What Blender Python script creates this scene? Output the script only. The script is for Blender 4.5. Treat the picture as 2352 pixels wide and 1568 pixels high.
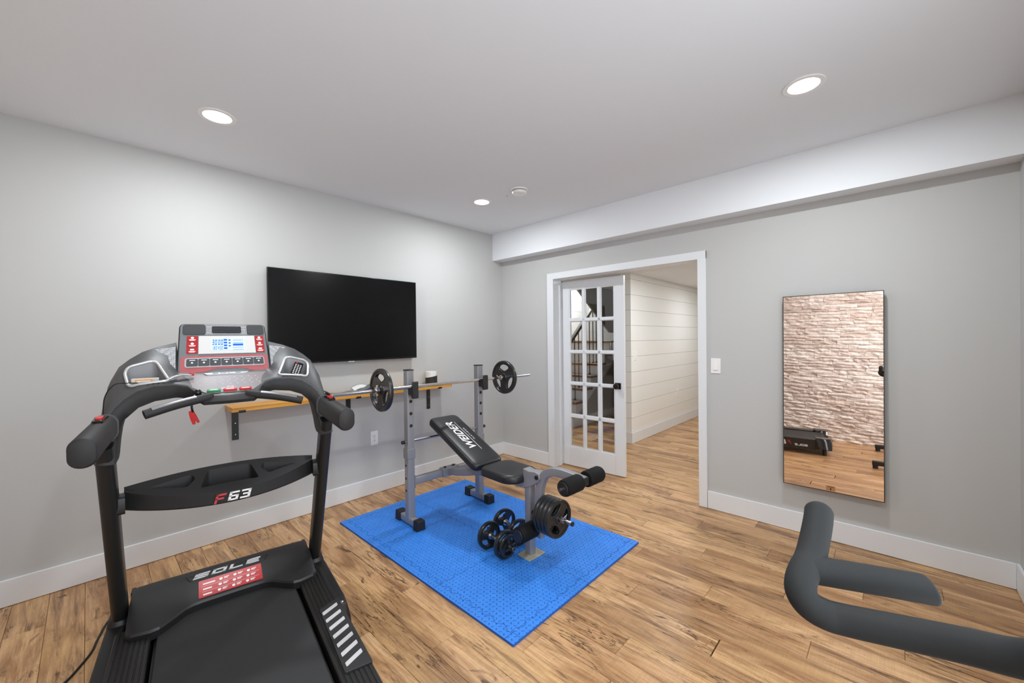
import bpy, bmesh, math, random
from math import sin, cos, pi, radians, sqrt
from mathutils import Vector, Matrix
for o in list(bpy.data.objects): bpy.data.objects.remove(o)
SC = bpy.context.scene
COL = SC.collection
random.seed(7)
# ------------------------------------------------------------------ camera
cam = bpy.data.cameras.new('camera'); camo = bpy.data.objects.new('camera', cam); COL.objects.link(camo)
cam.sensor_fit = 'HORIZONTAL'; cam.sensor_width = 36.0; cam.lens = 922.2 / 2352 * 36.0
cam.clip_start = 0.02; cam.clip_end = 60
_r = [[0.68691, 0.01340, -0.72662], [-0.72665, -0.00298, -0.68700], [-0.01137, 0.99991, 0.00769]]
_m = Matrix(_r).to_4x4(); _m.translation = Vector((-3.418, -3.394, 1.38)); camo.matrix_world = _m
SC.camera = camo
# ------------------------------------------------------------------ world, exposure
wd = bpy.data.worlds.new('world'); SC.world = wd; wd.use_nodes = True
wd.node_tree.nodes['Background'].inputs['Color'].default_value = (0.90, 0.95, 1.0, 1)
wd.node_tree.nodes['Background'].inputs['Strength'].default_value = 3.0
SC.view_settings.view_transform = 'Standard'; SC.view_settings.look = 'None'
SC.view_settings.gamma = 1.0; SC.view_settings.use_curve_mapping = False
SC.view_settings.exposure = 0.13
SC.cycles.max_bounces = 14; SC.cycles.diffuse_bounces = 10; SC.cycles.glossy_bounces = 6
SC.cycles.transmission_bounces = 8; SC.cycles.transparent_max_bounces = 12
SC.cycles.sample_clamp_indirect = 6.0; SC.cycles.caustics_reflective = False; SC.cycles.caustics_refractive = False
SC.cycles.use_denoising = True
LAMP_W = 15.0         # each ceiling lamp of the gym
HALL_W = 20.0         # each lamp of the hall beyond the door
LAMP_COL = (0.945, 0.98, 1.0)
H = 2.595             # ceiling height
# ------------------------------------------------------------------ helpers
def lin(c):
    if isinstance(c, str):
        c = [int(c[i:i + 2], 16) / 255 for i in (0, 2, 4)]
    return tuple(x / 12.92 if x <= 0.04045 else ((x + 0.055) / 1.055) ** 2.4 for x in c)
def mat(name, col, rough=0.5, metal=0.0, spec=0.5, bump=None, vary=0.0, coat=0.0, emit=0.0):
    """principled material; bump = (scale, strength, distance); vary = slight tonal noise"""
    m = bpy.data.materials.new(name); m.use_nodes = True
    nt = m.node_tree; b = nt.nodes['Principled BSDF']
    c = lin(col); b.inputs['Base Color'].default_value = (*c, 1)
    b.inputs['Roughness'].default_value = rough; b.inputs['Metallic'].default_value = metal
    b.inputs['Specular IOR Level'].default_value = spec; b.inputs['Coat Weight'].default_value = coat
    if emit:
        b.inputs['Emission Color'].default_value = (*c, 1); b.inputs['Emission Strength'].default_value = emit
    tc = nt.nodes.new('ShaderNodeTexCoord')
    if vary:
        n = nt.nodes.new('ShaderNodeTexNoise'); n.inputs['Scale'].default_value = 9; n.inputs['Detail'].default_value = 5
        nt.links.new(tc.outputs['Object'], n.inputs['Vector'])
        mx = nt.nodes.new('ShaderNodeMix'); mx.data_type = 'RGBA'
        mx.inputs['A'].default_value = (*[x * (1 - vary) for x in c], 1); mx.inputs['B'].default_value = (*[min(1, x * (1 + vary)) for x in c], 1)
        nt.links.new(n.outputs['Fac'], mx.inputs['Factor']); nt.links.new(mx.outputs['Result'], b.inputs['Base Color'])
    if bump:
        n = nt.nodes.new('ShaderNodeTexNoise'); n.inputs['Scale'].default_value = bump[0]; n.inputs['Detail'].default_value = 4
        nt.links.new(tc.outputs['Object'], n.inputs['Vector'])
        bp = nt.nodes.new('ShaderNodeBump'); bp.inputs['Strength'].default_value = bump[1]; bp.inputs['Distance'].default_value = bump[2]
        nt.links.new(n.outputs['Fac'], bp.inputs['Height']); nt.links.new(bp.outputs['Normal'], b.inputs['Normal'])
    return m
PM = {}      # local-to-world matrix of every parent, kept by hand
def xf(loc=(0, 0, 0), rz=0.0): return Matrix.Translation(Vector(loc)) @ Matrix.Rotation(rz, 4, 'Z')
def tag(o, label=None, cat=None, group=None, kind=None):
    if label: o['label'] = label
    if cat: o['category'] = cat
    if group: o['group'] = group
    if kind: o['kind'] = kind
    return o
def thing(name, label=None, cat=None, loc=(0, 0, 0), rz=0.0, group=None, kind=None):
    o = bpy.data.objects.new(name, None); COL.objects.link(o)
    o.location = loc; o.rotation_euler = (0, 0, rz); o.empty_display_size = 0.1
    PM[o] = xf(loc, rz)
    return tag(o, label, cat, group, kind)
def copy_tree(o, parent=None):
    c = o.copy(); COL.objects.link(c)
    if parent: c.parent = parent
    for ch in list(o.children): copy_tree(ch, c)
    return c
def frame(o, ex, ey):
    """matrix of a flat local frame: origin o, x along ex, y near ey"""
    ex = Vector(ex).normalized(); ez = ex.cross(Vector(ey)).normalized(); ey = ez.cross(ex)
    m = Matrix.Identity(4)
    for i in range(3): m[i][0] = ex[i]; m[i][1] = ey[i]; m[i][2] = ez[i]; m[i][3] = o[i]
    return m
def axis(p, d, up=(0, 0, 1)):
    """frame with its z along d"""
    d = Vector(d).normalized(); up = Vector(up)
    if abs(d.dot(up)) > 0.99: up = Vector((0, 1, 0))
    x = up.cross(d).normalized(); y = d.cross(x)
    m = Matrix.Identity(4)
    for i in range(3): m[i][0] = x[i]; m[i][1] = y[i]; m[i][2] = d[i]; m[i][3] = p[i]
    return m
def rr(x0, y0, x1, y1, r, n=5):
    r = min(r, (x1 - x0) / 2 - 1e-5, (y1 - y0) / 2 - 1e-5); out = []
    for cx, cy, a in ((x1 - r, y1 - r, 0), (x0 + r, y1 - r, 90), (x0 + r, y0 + r, 180), (x1 - r, y0 + r, 270)):
        for i in range(n + 1):
            t = radians(a + 90 * i / n); out.append((cx + r * cos(t), cy + r * sin(t)))
    return out
def rpoly(pts, r, n=5):
    """polygon with rounded corners"""
    out = []; k = len(pts)
    for i in range(k):
        p0, p1, p2 = (Vector(pts[i - 1]), Vector(pts[i]), Vector(pts[(i + 1) % k]))
        a = (p0 - p1); b = (p2 - p1); d = min(r, a.length * .49, b.length * .49)
        s = p1 + a.normalized() * d; e = p1 + b.normalized() * d
        for j in range(n + 1):
            t = j / n; q = s * (1 - t) ** 2 + p1 * 2 * t * (1 - t) + e * t * t; out.append((q.x, q.y))
    return out
def circ(r, n=24, cx=0, cy=0, a0=0.0): return [(cx + r * cos(2 * pi * i / n + a0), cy + r * sin(2 * pi * i / n + a0)) for i in range(n)]
def spline(pts, n=8):
    """Catmull-Rom through points of any dimension"""
    P = [Vector(p) for p in pts]; out = []
    for i in range(len(P) - 1):
        p0 = P[i - 1] if i else P[0] * 2 - P[1]; p1 = P[i]; p2 = P[i + 1]; p3 = P[i + 2] if i + 2 < len(P) else P[-1] * 2 - P[-2]
        for j in range(n):
            t = j / n
            out.append(0.5 * ((2 * p1) + (p2 - p0) * t + (2 * p0 - 5 * p1 + 4 * p2 - p3) * t * t + (3 * p1 - p0 - 3 * p2 + p3) * t ** 3))
    out.append(P[-1]); return out
class MB:
    """collects shapes into one bmesh"""
    def __init__(s): s.bm = bmesh.new()
    def _v(s, p, M): return s.bm.verts.new(M @ Vector(p) if M else Vector(p))
    def _f(s, vs, mi=0):
        try:
            f = s.bm.faces.new(vs); f.material_index = mi; return f
        except ValueError: return None
    def box(s, x0, y0, z0, x1, y1, z1, M=None, mi=0):
        v = [s._v(p, M) for p in ((x0, y0, z0), (x1, y0, z0), (x1, y1, z0), (x0, y1, z0), (x0, y0, z1), (x1, y0, z1), (x1, y1, z1), (x0, y1, z1))]
        for f in ((3, 2, 1, 0), (4, 5, 6, 7), (0, 1, 5, 4), (1, 2, 6, 5), (2, 3, 7, 6), (3, 0, 4, 7)): s._f([v[i] for i in f], mi)
        return s
    def cbox(s, c, d, M=None, mi=0): return s.box(c[0] - d[0] / 2, c[1] - d[1] / 2, c[2] - d[2] / 2, c[0] + d[0] / 2, c[1] + d[1] / 2, c[2] + d[2] / 2, M, mi)
    def loft(s, rings, M=None, cap=True, closed=True, mi=0):
        R = [[s._v(p, M) for p in r] for r in rings]; n = len(R[0])
        for a, b in zip(R, R[1:]):
            for i in range(n if closed else n - 1): s._f((a[i], a[(i + 1) % n], b[(i + 1) % n], b[i]), mi)
        if cap and closed: s._f(R[0][::-1], mi); s._f(R[-1], mi)
        return s
    def prism(s, pts, z0, z1, M=None, mi=0, inset=0.0):
        """extruded outline; inset > 0 chamfers the top edge"""
        rings = [[(x, y, z0) for x, y in pts]]
        if inset:
            cx = sum(p[0] for p in pts) / len(pts); cy = sum(p[1] for p in pts) / len(pts)
            rings.append([(x, y, z1 - inset) for x, y in pts])
            ins = []
            for x, y in pts:
                d = Vector((cx - x, cy - y)); d = d.normalized() * inset if d.length > 0 else d
                ins.append((x + d.x, y + d.y, z1))
            rings.append(ins)
        else: rings.append([(x, y, z1) for x, y in pts])
        return s.loft(rings, M, mi=mi)
    def plate(s, outer, holes, z0, z1, M=None, mi=0):
        """outline with holes, extruded"""
        loops = [outer] + holes; bm2 = bmesh.new(); es = []
        for lp in loops:
            vs = [bm2.verts.new((x, y, 0)) for x, y in lp]
            es += [bm2.edges.new((vs[i], vs[(i + 1) % len(vs)])) for i in range(len(vs))]
        bmesh.ops.triangle_fill(bm2, use_beauty=True, use_dissolve=False, edges=es, normal=(0, 0, 1))
        bm2.verts.index_update(); co = [v.co.copy() for v in bm2.verts]
        top = [s._v((c.x, c.y, z1), M) for c in co]; bot = [s._v((c.x, c.y, z0), M) for c in co]
        for f in bm2.faces:
            ids = [v.index for v in f.verts]
            if f.normal.z < 0: ids = ids[::-1]
            s._f([top[i] for i in ids], mi); s._f([bot[i] for i in ids[::-1]], mi)
        k = 0
        for lp in loops:
            n = len(lp)
            for i in range(n): a, b = k + i, k + (i + 1) % n; s._f((bot[a], bot[b], top[b], top[a]), mi)
            k += n
        bm2.free(); return s
    def tube(s, path, r, n=12, M=None, cap=True, up=(0, 0, 1), sec=None, mi=0):
        """tube along a path; r is a number or a list; sec = 2-D section overriding the circle"""
        P = [Vector(p) for p in path]; k = len(P); rings = []; up = Vector(up); x = None
        for i in range(k):
            t = (P[min(i + 1, k - 1)] - P[max(i - 1, 0)]).normalized()
            if x is None:
                x = t.cross(up)
                if x.length < 1e-3: x = t.cross(Vector((0, 1, 0)))
            x = (x - t * x.dot(t)).normalized(); y = x.cross(t) * -1
            y = t.cross(x)
            ri = r[i] if isinstance(r, (list, tuple)) else r
            if sec: rings.append([P[i] + x * a * ri + y * b * ri for a, b in sec])
            else: rings.append([P[i] + x * ri * cos(2 * pi * j / n) + y * ri * sin(2 * pi * j / n) for j in range(n)])
        return s.loft(rings, M, cap=cap, mi=mi)
    def cyl(s, p0, p1, r, n=20, r1=None, M=None, mi=0): return s.tube([p0, p1], [r, r if r1 is None else r1], n, M, mi=mi)
    def lathe(s, prof, M=None, n=28, mi=0, cap=True):
        return s.loft([[(r * cos(2 * pi * j / n), r * sin(2 * pi * j / n), z) for j in range(n)] for r, z in prof], M, cap=cap, mi=mi)
    def ring(s, R, r, z=0.0, n=36, m=8, M=None, mi=0):
        rings = [[((R + r * cos(2 * pi * j / m)) * cos(2 * pi * i / n), (R + r * cos(2 * pi * j / m)) * sin(2 * pi * i / n), z + r * sin(2 * pi * j / m)) for j in range(m)] for i in range(n)]
        V_ = [[s._v(p, M) for p in q] for q in rings]
        for i in range(n):
            a, b = V_[i], V_[(i + 1) % n]
            for j in range(m): s._f((a[j], b[j], b[(j + 1) % m], a[(j + 1) % m]), mi)
        return s
    def ball(s, c, r, M=None, sc=(1, 1, 1), n=12, mi=0):
        prof = [(max(1e-4, cos(-pi / 2 + pi * i / n)), sin(-pi / 2 + pi * i / n)) for i in range(n + 1)]
        return s.loft([[(c[0] + r * sc[0] * a * cos(2 * pi * j / 16), c[1] + r * sc[1] * a * sin(2 * pi * j / 16), c[2] + r * sc[2] * z) for j in range(16)] for a, z in prof], M, mi=mi)
    def text(s, body, size, M, align='CENTER', shear=0.0, bold=0.0, space=1.0, z=0.0006, sx=1.0, mi=0):
        cu = bpy.data.curves.new('t', 'FONT'); cu.body = body; cu.size = size; cu.align_x = align; cu.align_y = 'CENTER'
        cu.shear = shear; cu.offset = bold * size; cu.space_character = space; cu.extrude = z; cu.resolution_u = 3
        o = bpy.data.objects.new('t', cu); COL.objects.link(o)
        me = bpy.data.meshes.new_from_object(o)
        vs = [s._v((v.co.x * sx, v.co.y, v.co.z), M) for v in me.vertices]
        for p in me.polygons: s._f([vs[i] for i in p.vertices], mi)
        bpy.data.objects.remove(o); bpy.data.curves.remove(cu); bpy.data.meshes.remove(me); return s
    def bars(s, quads, M, w, h, shear=0.0, z0=0.0, z1=0.001, ox=0.0, oy=0.0):
        """flat letter strokes: quads of unit coordinates"""
        for q in quads:
            s.prism([(ox + x * w + shear * y * h, oy + y * h) for x, y in q], z0, z1, M)
        return s
    def mesh(s, name, mats, smooth=None, weld=True):
        if weld: bmesh.ops.remove_doubles(s.bm, verts=s.bm.verts, dist=1e-6)
        bmesh.ops.recalc_face_normals(s.bm, faces=s.bm.faces)
        me = bpy.data.meshes.new(name); s.bm.to_mesh(me); s.bm.free()
        for m in (mats if isinstance(mats, (list, tuple)) else [mats]): me.materials.append(m)
        if smooth is not None and len(me.polygons):
            me.polygons.foreach_set('use_smooth', [True] * len(me.polygons)); me.set_sharp_from_angle(angle=radians(smooth))
        return me
    def build(s, name, mats, parent=None, smooth=None, bevel=0.0, seg=2, world=False, M=None, weld=True):
        if world and parent is not None: bmesh.ops.transform(s.bm, matrix=PM[parent].inverted(), verts=s.bm.verts)
        return put(s.mesh(name, mats, smooth, weld), name, parent, M, bevel, seg)
def put(me, name, parent=None, M=None, bevel=0.0, seg=2):
    o = bpy.data.objects.new(name, me); COL.objects.link(o)
    if parent: o.parent = parent; 
    if M is not None: o.matrix_local = M
    PM[o] = (PM[parent] if parent else Matrix.Identity(4)) @ (M if M is not None else Matrix.Identity(4))
    if bevel:
        b = o.modifiers.new('bevel', 'BEVEL'); b.width = bevel; b.segments = seg; b.limit_method = 'ANGLE'; b.angle_limit = radians(35)
        b.harden_normals = False
        for p in me.polygons: p.use_smooth = True
        me.set_sharp_from_angle(angle=radians(50))
    return o
def cut(o, cutters):
    """cut recesses into o with prisms; the result is baked"""
    tmp = []
    for mb in cutters:
        c = bpy.data.objects.new('c', mb.mesh('c', [])); COL.objects.link(c); c.matrix_world = PM[o]; tmp.append(c)
        m = o.modifiers.new('b', 'BOOLEAN'); m.operation = 'DIFFERENCE'; m.object = c; m.solver = 'EXACT'
    bpy.context.view_layer.update()
    me = bpy.data.meshes.new_from_object(o.evaluated_get(bpy.context.evaluated_depsgraph_get()))
    o.modifiers.clear(); o.data = me
    for c in tmp: bpy.data.objects.remove(c)
    return o
LET = {  # block letters as strokes in a unit box
 'S': [[(0, .78), (1, .78), (1, 1), (0, 1)], [(0, .39), (.2, .39), (.2, 1), (0, 1)], [(0, .39), (1, .39), (1, .61), (0, .61)], [(.8, 0), (1, 0), (1, .61), (.8, .61)], [(0, 0), (1, 0), (1, .22), (0, .22)]],
 'O': [[(0, 0), (.22, 0), (.22, 1), (0, 1)], [(.78, 0), (1, 0), (1, 1), (.78, 1)], [(0, 0), (1, 0), (1, .22), (0, .22)], [(0, .78), (1, .78), (1, 1), (0, 1)]],
 'L': [[(0, 0), (.22, 0), (.22, 1), (0, 1)], [(0, 0), (1, 0), (1, .22), (0, .22)]],
 'E': [[(0, 0), (.22, 0), (.22, 1), (0, 1)], [(0, 0), (1, 0), (1, .22), (0, .22)], [(0, .4), (.92, .4), (.92, .6), (0, .6)], [(0, .78), (1, .78), (1, 1), (0, 1)]],
 'F': [[(0, 0), (.25, 0), (.25, 1), (0, 1)], [(0, .38), (.85, .38), (.85, .6), (0, .6)], [(0, .78), (1, .78), (1, 1), (0, 1)]],
 '6': [[(0, 0), (.27, 0), (.27, 1), (0, 1)], [(0, 0), (1, 0), (1, .2), (0, .2)], [(.73, 0), (1, 0), (1, .6), (.73, .6)], [(0, .42), (1, .42), (1, .6), (0, .6)], [(0, .8), (1, .8), (1, 1), (0, 1)]],
 '3': [[(.73, 0), (1, 0), (1, 1), (.73, 1)], [(0, 0), (1, 0), (1, .2), (0, .2)], [(.2, .41), (1, .41), (1, .59), (.2, .59)], [(0, .8), (1, .8), (1, 1), (0, 1)]],
}
def word(mb, s, M, w, h, gap, shear=0.0, z1=0.001):
    x = -(len(s) * w + (len(s) - 1) * gap) / 2
    for k, ch in enumerate(s): mb.bars(LET[ch], M, w, h, shear, 0.0, z1 + k * 1e-6, x, -h / 2); x += w + gap
    return mb
SEG = {'a': [(.1, .86), (.9, .86), (.9, 1), (.1, 1)], 'd': [(.1, 0), (.9, 0), (.9, .14), (.1, .14)], 'g': [(.1, .43), (.9, .43), (.9, .57), (.1, .57)],
       'f': [(0, .51), (.28, .51), (.28, .99), (0, .99)], 'b': [(.72, .51), (1, .51), (1, .99), (.72, .99)], 'e': [(0, .01), (.28, .01), (.28, .49), (0, .49)], 'c': [(.72, .01), (1, .01), (1, .49), (.72, .49)]}
DIG = {'0': 'abcdef', '3': 'abgcd', '1': 'bc', '8': 'abcdefg', '7': 'abc', '4': 'fgbc'}
# ------------------------------------------------------------------ materials
wall_paint = mat('wall_paint', 'bdbebd', 0.75, spec=0.25, bump=(180, 0.05, 0.002))
ceil_paint = mat('ceiling_paint', 'e6eaee', 0.9, spec=0.1, bump=(140, 0.05, 0.002))
hall_paint = mat('hall_paint', 'e2e2df', 0.7, spec=0.25)
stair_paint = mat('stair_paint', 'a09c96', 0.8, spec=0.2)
white_trim = mat('white_trim', 'dfe2e5', 0.35, spec=0.4)
shiplap_white = mat('shiplap_white', 'e6e6e3', 0.45, spec=0.35)
white_plastic = mat('white_plastic', 'ececea', 0.3)
gap_dark = mat('gap_dark', '2b241d', 0.9)
chrome = mat('chrome', 'd8d8da', 0.13, 1.0)
steel = mat('steel', 'c2c2c6', 0.25, 1.0)
bronze = mat('dark_nickel', '4a4644', 0.28, 1.0)
silver_paint = mat('silver_paint', '95969a', 0.42, 0.35, bump=(300, 0.03, 0.001))
black_plastic = mat('black_plastic', '1b1b1c', 0.42, bump=(420, 0.08, 0.001))
soft_black = mat('soft_black', '232324', 0.6, bump=(500, 0.1, 0.001))
black_metal = mat('black_metal', '1e1e1d', 0.38, bump=(300, 0.05, 0.001))
gloss_black = mat('gloss_black', '0b0b0c', 0.16)
screen_black = mat('screen_black', '030304', 0.22, spec=0.25)
vinyl = mat('black_vinyl', '1d1d20', 0.38, spec=0.5, bump=(260, 0.12, 0.002))
foam_black = mat('foam_black', '121213', 0.75, spec=0.2, bump=(600, 0.15, 0.001))
rubber = mat('rubber', '161618', 0.6)
iron_plate = mat('iron_plate', '1f2122', 0.3, 0.0, 0.6, bump=(220, 0.15, 0.002))
grip_foam = mat('grip_foam', '232526', 0.7, spec=0.3, bump=(700, 0.18, 0.001), vary=0.12)
console_gray = mat('console_gray', '4c4d4f', 0.46, 0.12, bump=(400, 0.05, 0.001))
silver_rim = mat('silver_rim', 'cfd2d3', 0.28, 0.5)
well_gray = mat('well_gray', '86878a', 0.5, 0.2)
face_gray = mat('face_gray', '7d8489', 0.34, 0.3)
bezel_white = mat('bezel_white', 'd9d9d8', 0.35)
key_gray = mat('key_gray', '4a4e53', 0.4, 0.2)
band_pink = mat('band_red_gloss', 'b8676a', 0.22, 0.1)  # red lightened to pink, reflections put into the colour
red_paint = mat('red_paint', 'b51c22', 0.35)
red_plastic = mat('red_plastic', 'c2282e', 0.3)
green_plastic = mat('green_plastic', '2c8a54', 0.35)
white_ink = mat('white_ink', 'eeeeee', 0.5)
silver_ink = mat('silver_ink', 'd6d6d8', 0.35, 0.2)
gray_ink = mat('gray_ink', 'b9bcc0', 0.5)
lcd_lit = mat('lcd_lit', 'b9d8fb', 0.3, emit=0.42)
lcd_blue = mat('lcd_blue', '1f5fd0', 0.4, emit=0.12)
orange_ink = mat('orange_ink', 'e8a04a', 0.5)
card_white = mat('card_white', 'cfcbc4', 0.6)
cloth_gray = mat('cloth_gray', '747a7c', 0.9, spec=0.1)
paper_white = mat('paper_white', 'e4e4e2', 0.7)
cream_plate = mat('cream_plate', 'b9b5a0', 0.45, 0.3)
tread_wood = mat('tread_wood', '785840', 0.4, vary=0.25)
baluster_iron = mat('baluster_iron', '141312', 0.45)
rail_wood = mat('rail_wood', '6d675d', 0.5)
lens_lit = mat('lens_lit', 'fffdf8', 0.4, emit=14.0)
belt_black = mat('belt_black', '2a2b2c', 0.62, bump=(900, 0.25, 0.001), vary=0.08)
speaker_cloth = mat('speaker_cloth', '3c3d40', 0.7, bump=(1200, 0.3, 0.001))

def N(nt, t, **kw):
    n = nt.nodes.new('ShaderNode' + t)
    for k, v in kw.items(): setattr(n, k, v)
    return n
def ramp(nt, stops):
    r = N(nt, 'ValToRGB'); e = r.color_ramp.elements
    while len(e) < len(stops): e.new(0.5)
    for el, (p, c) in zip(e, stops): el.position = p; el.color = (*lin(c), 1) if isinstance(c, str) else (c, c, c, 1)
    return r
def plank_material(name):
    m = bpy.data.materials.new(name); m.use_nodes = True; nt = m.node_tree; L = nt.links.new; b = nt.nodes['Principled BSDF']
    geo = N(nt, 'NewGeometry'); oi = N(nt, 'ObjectInfo')
    off = N(nt, 'VectorMath', operation='SCALE'); off.inputs['Scale'].default_value = 37.0
    cmb = N(nt, 'CombineXYZ'); L(oi.outputs['Random'], cmb.inputs['X']); L(oi.outputs['Random'], cmb.inputs['Y']); L(cmb.outputs[0], off.inputs[0])
    add = N(nt, 'VectorMath', operation='ADD'); L(geo.outputs['Position'], add.inputs[0]); L(off.outputs[0], add.inputs[1])
    def noise(sx, sy, det, rough=0.55, dist=0.0):
        mp = N(nt, 'VectorMath', operation='MULTIPLY'); mp.inputs[1].default_value = (sx, sy, 1); L(add.outputs[0], mp.inputs[0])
        n = N(nt, 'TexNoise'); n.inputs['Scale'].default_value = 1.0; n.inputs['Detail'].default_value = det
        n.inputs['Roughness'].default_value = rough; n.inputs['Distortion'].default_value = dist
        L(mp.outputs[0], n.inputs['Vector']); return n
    tone = ramp(nt, [(0.0, 'b48b62'), (0.35, 'd4a97b'), (0.7, 'dfb586'), (1.0, 'c4976b')]); L(oi.outputs['Random'], tone.inputs['Fac'])
    def mix(a, c, fac, mode='MIX'):
        x = N(nt, 'Mix', data_type='RGBA', blend_type=mode)
        L(a, x.inputs['A'])
        if isinstance(c, str): x.inputs['B'].default_value = (*lin(c), 1)
        else: L(c, x.inputs['B'])
        if isinstance(fac, float): x.inputs['Factor'].default_value = fac
        else: L(fac, x.inputs['Factor'])
        return x.outputs['Result']
    blot = noise(8, 1.5, 5, 0.65, 0.8); rb = ramp(nt, [(0.45, 0.0), (0.62, 0.95)]); L(blot.outputs['Fac'], rb.inputs['Fac'])
    c1 = mix(tone.outputs['Color'], 'a67a50', rb.outputs['Color'])
    gold = noise(5, 1.1, 3, 0.5, 0.4); rg = ramp(nt, [(0.5, 0.0), (0.72, 0.8)]); L(gold.outputs['Fac'], rg.inputs['Fac'])
    c2 = mix(c1, 'd9b07a', rg.outputs['Color'])
    dk = noise(11, 0.9, 6, 0.7, 1.2); rd = ramp(nt, [(0.53, 0.0), (0.68, 0.95)]); L(dk.outputs['Fac'], rd.inputs['Fac'])
    c2 = mix(c2, '7a563a', rd.outputs['Color'])
    saw = noise(7, 190, 2, 0.5); rs_ = ramp(nt, [(0.35, 'cfc3b8'), (0.6, 'ffffff')]); L(saw.outputs['Fac'], rs_.inputs['Fac'])
    c2 = mix(c2, rs_.outputs['Color'], 0.22, 'MULTIPLY')
    gr = noise(95, 4.5, 5, 0.65); rgr = ramp(nt, [(0.3, '9a8f86'), (0.62, 'ffffff')]); L(gr.outputs['Fac'], rgr.inputs['Fac'])
    c3 = mix(c2, rgr.outputs['Color'], 0.55, 'MULTIPLY')
    crack = noise(16, 1.6, 6, 0.62, 1.3); rc = ramp(nt, [(0.478, 0.0), (0.5, 1.0), (0.522, 0.0)]); L(crack.outputs['Fac'], rc.inputs['Fac'])
    gate = noise(3.2, 1.3, 2); rgt = ramp(nt, [(0.49, 0.0), (0.57, 1.0)]); L(gate.outputs['Fac'], rgt.inputs['Fac'])
    mul = N(nt, 'Math', operation='MULTIPLY'); L(rc.outputs['Color'], mul.inputs[0]); L(rgt.outputs['Color'], mul.inputs[1])
    c4 = mix(c3, '3d2616', mul.outputs[0])
    knot = noise(14, 5, 3, 0.5, 1.0); rk = ramp(nt, [(0.66, 0.0), (0.74, 0.85)]); L(knot.outputs['Fac'], rk.inputs['Fac'])
    c5 = mix(c4, '4a2e1a', rk.outputs['Color'])
    fl_ = noise(48, 7, 4, 0.7, 0.5); rf = ramp(nt, [(0.60, 0.0), (0.72, 0.6)]); L(fl_.outputs['Fac'], rf.inputs['Fac'])
    c5 = mix(c5, '6b4529', rf.outputs['Color'])
    L(c5, b.inputs['Base Color'])
    rr_ = N(nt, 'MapRange'); rr_.inputs['To Min'].default_value = 0.24; rr_.inputs['To Max'].default_value = 0.42; L(gr.outputs['Fac'], rr_.inputs['Value']); L(rr_.outputs[0], b.inputs['Roughness'])
    b.inputs['Specular IOR Level'].default_value = 0.42
    bp = N(nt, 'Bump'); bp.inputs['Strength'].default_value = 0.18; bp.inputs['Distance'].default_value = 0.002
    L(gr.outputs['Fac'], bp.inputs['Height']); L(bp.outputs['Normal'], b.inputs['Normal'])
    return m
plank_wood = plank_material('plank_wood')
def shelf_material():
    m = bpy.data.materials.new('shelf_wood'); m.use_nodes = True; nt = m.node_tree; L = nt.links.new; b = nt.nodes['Principled BSDF']
    tc = N(nt, 'TexCoord'); mp = N(nt, 'Mapping'); mp.inputs['Scale'].default_value = (2.2, 45, 60); L(tc.outputs['Object'], mp.inputs['Vector'])
    n = N(nt, 'TexNoise'); n.inputs['Scale'].default_value = 1; n.inputs['Detail'].default_value = 5; n.inputs['Distortion'].default_value = 0.6; L(mp.outputs[0], n.inputs['Vector'])
    r = ramp(nt, [(0.3, 'b0741f'), (0.55, 'd3973a'), (0.75, 'e0aa4c')]); L(n.outputs['Fac'], r.inputs['Fac']); L(r.outputs['Color'], b.inputs['Base Color'])
    b.inputs['Roughness'].default_value = 0.38; return m
shelf_wood = shelf_material()
def mat_foam():
    """blue foam with a pressed tread pattern of short crossed dashes"""
    m = bpy.data.materials.new('blue_foam'); m.use_nodes = True; nt = m.node_tree; L = nt.links.new; b = nt.nodes['Principled BSDF']
    geo = N(nt, 'NewGeometry'); sep = N(nt, 'SeparateXYZ'); L(geo.outputs['Position'], sep.inputs[0])
    def M(op, a, c=None, clamp=False):
        x = N(nt, 'Math', operation=op); x.use_clamp = clamp
        for i, v in enumerate((a, c)):
            if v is None: continue
            if isinstance(v, (int, float)): x.inputs[i].default_value = v
            else: L(v, x.inputs[i])
        return x.outputs[0]
    P = 0.025
    u = M('DIVIDE', sep.outputs['X'], P); v = M('DIVIDE', sep.outputs['Y'], P)
    fu, fv = M('FLOOR', u), M('FLOOR', v); pu, pv = M('SUBTRACT', M('FRACT', u), 0.5), M('SUBTRACT', M('FRACT', v), 0.5)
    par = M('MODULO', M('ABSOLUTE', M('ADD', fu, fv)), 2.0)
    s = M('SUBTRACT', M('MULTIPLY', par, 2.0), 1.0)
    a = M('MULTIPLY', M('ADD', pu, M('MULTIPLY', s, pv)), 0.7071); c = M('MULTIPLY', M('SUBTRACT', pu, M('MULTIPLY', s, pv)), 0.7071)
    d = M('ADD', M('POWER', M('DIVIDE', a, 0.36), 2.0), M('POWER', M('DIVIDE', c, 0.14), 2.0))
    hgt = M('SUBTRACT', 1.0, d, True)
    n = N(nt, 'TexNoise'); n.inputs['Scale'].default_value = 14; n.inputs['Detail'].default_value = 4; L(geo.outputs['Position'], n.inputs['Vector'])
    r = ramp(nt, [(0.3, '3380e0'), (0.7, '3a87e6')]); L(n.outputs['Fac'], r.inputs['Fac']); L(r.outputs['Color'], b.inputs['Base Color'])
    bp = N(nt, 'Bump'); bp.inputs['Strength'].default_value = 1.0; bp.inputs['Distance'].default_value = 0.006
    L(hgt, bp.inputs['Height']); L(bp.outputs['Normal'], b.inputs['Normal'])
    b.inputs['Roughness'].default_value = 0.5; b.inputs['Specular IOR Level'].default_value = 0.35; return m
blue_foam = mat_foam()
blue_side = mat('blue_foam_side', '1c5cb8', 0.7)
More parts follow.
